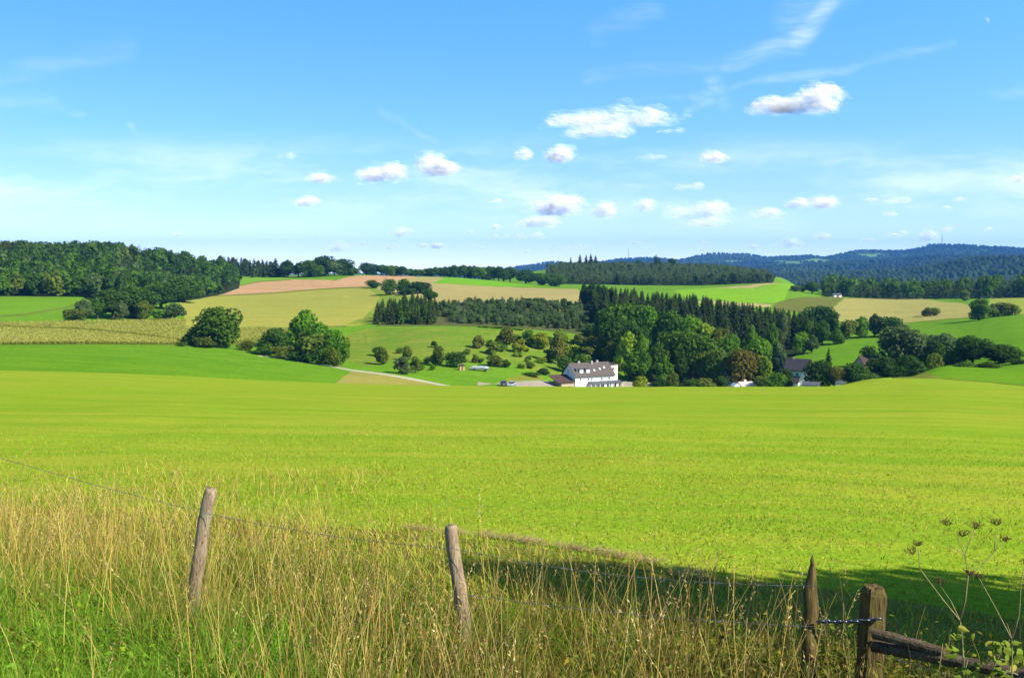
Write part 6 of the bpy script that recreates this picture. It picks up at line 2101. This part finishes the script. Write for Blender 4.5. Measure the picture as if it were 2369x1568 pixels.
faint = 'tiny faint white cloud puff low above the horizon'
CL = [
    (1425, 268, 285, 46, 'largest cloud, a long ragged white bank high in the middle right', [(-0.6, 0.4, 0.7), (0.0, 0.5, 1.0), (0.45, 0.4, 0.8)], 0.9),
    (1375, 298, 150, 34, 'ragged white cloud hanging under the left part of the largest cloud', None, 0.75),
    (1840, 228, 160, 54, 'bright white cloud with a round knob at its right end, highest of all', [(-0.62, 0.30, 0.6), (-0.1, 0.3, 0.5), (0.62, 0.30, 1.0)], 1.3),
    (752, 406, 96, 30, 'left of the three white clouds in the row over the wheat-coloured fields', None, 0.95),
    (893, 395, 125, 42, 'middle and widest of the three white clouds in the row over the fields', None, 1.0),
    (1013, 380, 86, 44, 'bright compact cloud at the right end of the row over the fields', [(-0.45, 0.4, 1.0), (0.4, 0.4, 0.6)], 1.25),
    (848, 424, 46, 10, 'thin white streak cloud under the row of three over the fields', None, 0.6),
    (1204, 352, 50, 32, 'left of the two small clouds below the largest cloud', None, 0.7),
    (1287, 354, 84, 38, 'right of the two small clouds below the largest cloud', None, 0.9),
    (1655, 363, 62, 28, 'small bright cloud in the middle of the sky on the right', None, 1.1),
    (1505, 361, 105, 14, 'thin greyish streak cloud left of the small bright cloud', None, 0.5),
    (1603, 430, 72, 18, 'flat white cloud below the small bright cloud', None, 0.9),
    (1565, 300, 80, 13, 'thin flat cloud below the right end of the largest cloud', None, 0.7),
    (709, 463, 88, 24, 'white flat-based cloud below the row of three over the fields', None, 0.95),
    (1280, 472, 130, 46, 'broad white cloud at the top of the group above the conifer wood', None, 0.95),
    (1388, 482, 62, 40, 'round cloud at the right of the group above the conifer wood', None, 0.75),
    (1235, 511, 105, 28, 'bright flat cloud at the bottom of the group above the conifer wood', None, 1.1),
    (1475, 474, 62, 26, 'small white cloud between the two large low groups', None, 0.95),
    (1605, 485, 130, 40, 'pale spread-out cloud in the low group at the right', None, 0.6),
    (1640, 513, 120, 24, 'white flat cloud at the bottom of the low group at the right', None, 0.85),
    (1765, 487, 90, 30, 'faint cloud at the right end of the low group at the right', None, 0.6),
    (1836, 468, 66, 24, 'left half of the white cloud pair over the blue hills', None, 1.0),
    (1922, 463, 105, 32, 'right half of the white cloud pair over the blue hills', None, 0.8),
    (2080, 463, 68, 15, 'thin flat cloud right of the cloud pair over the blue hills', None, 0.7),
    (938, 535, 74, 22, 'bright little cloud low above the ridge hedge', None, 1.1),
    (780, 566, 74, 30, 'low cloud standing on the skyline right of the grove', None, 0.55),
    (1325, 573, 92, 17, 'low flat cloud touching the trees of the round hill', None, 1.0),
    (2080, 540, 46, 17, 'small bright cloud just above the blue hills', None, 1.1),
    (1812, 560, 70, 26, 'pale cloud resting on the blue hills', None, 0.8),
    (2357, 408, 44, 24, 'white cloud cut by the right edge of the picture', None, 0.95),
    (655, 358, 46, 17, 'small faint cloud alone above the row of three', None, 0.55),
    (415, 538, 42, 18, 'lone small faint cloud above the wooded hill', None, 0.6),
]
for cx_, cy_, w_, h_ in [(908, 568, 50, 15), (970, 567, 34, 12), (1015, 564, 50, 20), (1150, 522, 40, 14), (1225, 546, 62, 18), (1160, 546, 36, 10), (1210, 580, 40, 12), (1105, 570, 42, 11), (1145, 464, 32, 11), (1083, 535, 24, 9),
                         (2065, 494, 30, 12), (2015, 460, 26, 11), (2220, 461, 26, 9), (2150, 545, 36, 24), (1752, 568, 44, 13), (1918, 546, 62, 14), (2010, 552, 42, 14), (2195, 529, 36, 12), (2282, 530, 22, 9), (1625, 558, 42, 11), (1470, 560, 36, 9), (835, 562, 26, 12), (2183, 478, 22, 8)]:
    CL.append((cx_, cy_, w_, h_, faint, None, 1.3))
for i, (cx_, cy_, w_, h_, lb, lum, de) in enumerate(CL):
    cloud(cx_, cy_, w_, h_, lb, 300 + i, lum, de)

# the day moon: a thin sunlit crescent
mm, Nm = new_mat('moon')
dfm = Nm.add('ShaderNodeBsdfDiffuse'); dfm.inputs[0].default_value = (0.75, 0.77, 0.82, 1)
trm = Nm.add('ShaderNodeBsdfTransparent')
mxm = Nm.add('ShaderNodeMixShader'); mxm.inputs[0].default_value = 0.20
Nm.l.new(trm.outputs[0], mxm.inputs[1]); Nm.l.new(dfm.outputs[0], mxm.inputs[2])
om = Nm.add('ShaderNodeOutputMaterial'); Nm.l.new(mxm.outputs[0], om.inputs['Surface'])
DM = 120000.0
am_, sm_ = pix_dir(2279, 50)
vs, fs = [], []
n = 20
for i in range(n + 1):
    th = math.pi * i / n - math.pi / 2
    for k in range(4):
        f_ = 1 - 0.62 * k / 3           # outer limb to the terminator
        bulge = math.sin(math.pi * k / 3) * 0.25
        p = Vector((math.cos(th) * f_ , bulge * math.cos(th), math.sin(th)))
        ca, sa = math.cos(R(34)), math.sin(R(34))
        vs.append(Vector((p.x * ca - p.z * sa, -p.y, p.x * sa + p.z * ca)) * (8.0 / F * DM))
for i in range(n):
    for k in range(3):
        fs.append((i * 4 + k, (i + 1) * 4 + k, (i + 1) * 4 + k + 1, i * 4 + k + 1))
    fs.append((i * 4 + 3, (i + 1) * 4 + 3, (i + 1) * 4, i * 4))
mo = MB().add(vs, fs).build('moon', mm, loc=(math.sin(am_) * DM, math.cos(am_) * DM, CAMZ + sm_ * DM), smooth=True)
mo.rotation_euler = (0, 0, -am_)
tag(mo, 'faint pale crescent moon high in the blue sky', 'moon')

# haze over the whole land
hm = bpy.data.materials.new('haze'); hm.use_nodes = True
hm.node_tree.nodes.clear()
NH = NT(hm.node_tree)
pv = NH.add('ShaderNodeVolumePrincipled')
pv.inputs['Color'].default_value = (0.12, 0.40, 1.0, 1)
pv.inputs['Density'].default_value = 0.000062
pv.inputs['Anisotropy'].default_value = 0.1
oh = NH.add('ShaderNodeOutputMaterial'); NH.l.new(pv.outputs[0], oh.inputs['Volume'])
HX = 14000.0
hb = MB().box(-HX, HX, -HX, HX, -480.0, 330.0)
ho = hb.build('haze', hm)
tag(ho, 'thin blue air haze over the distant hills', 'haze', kind='stuff')
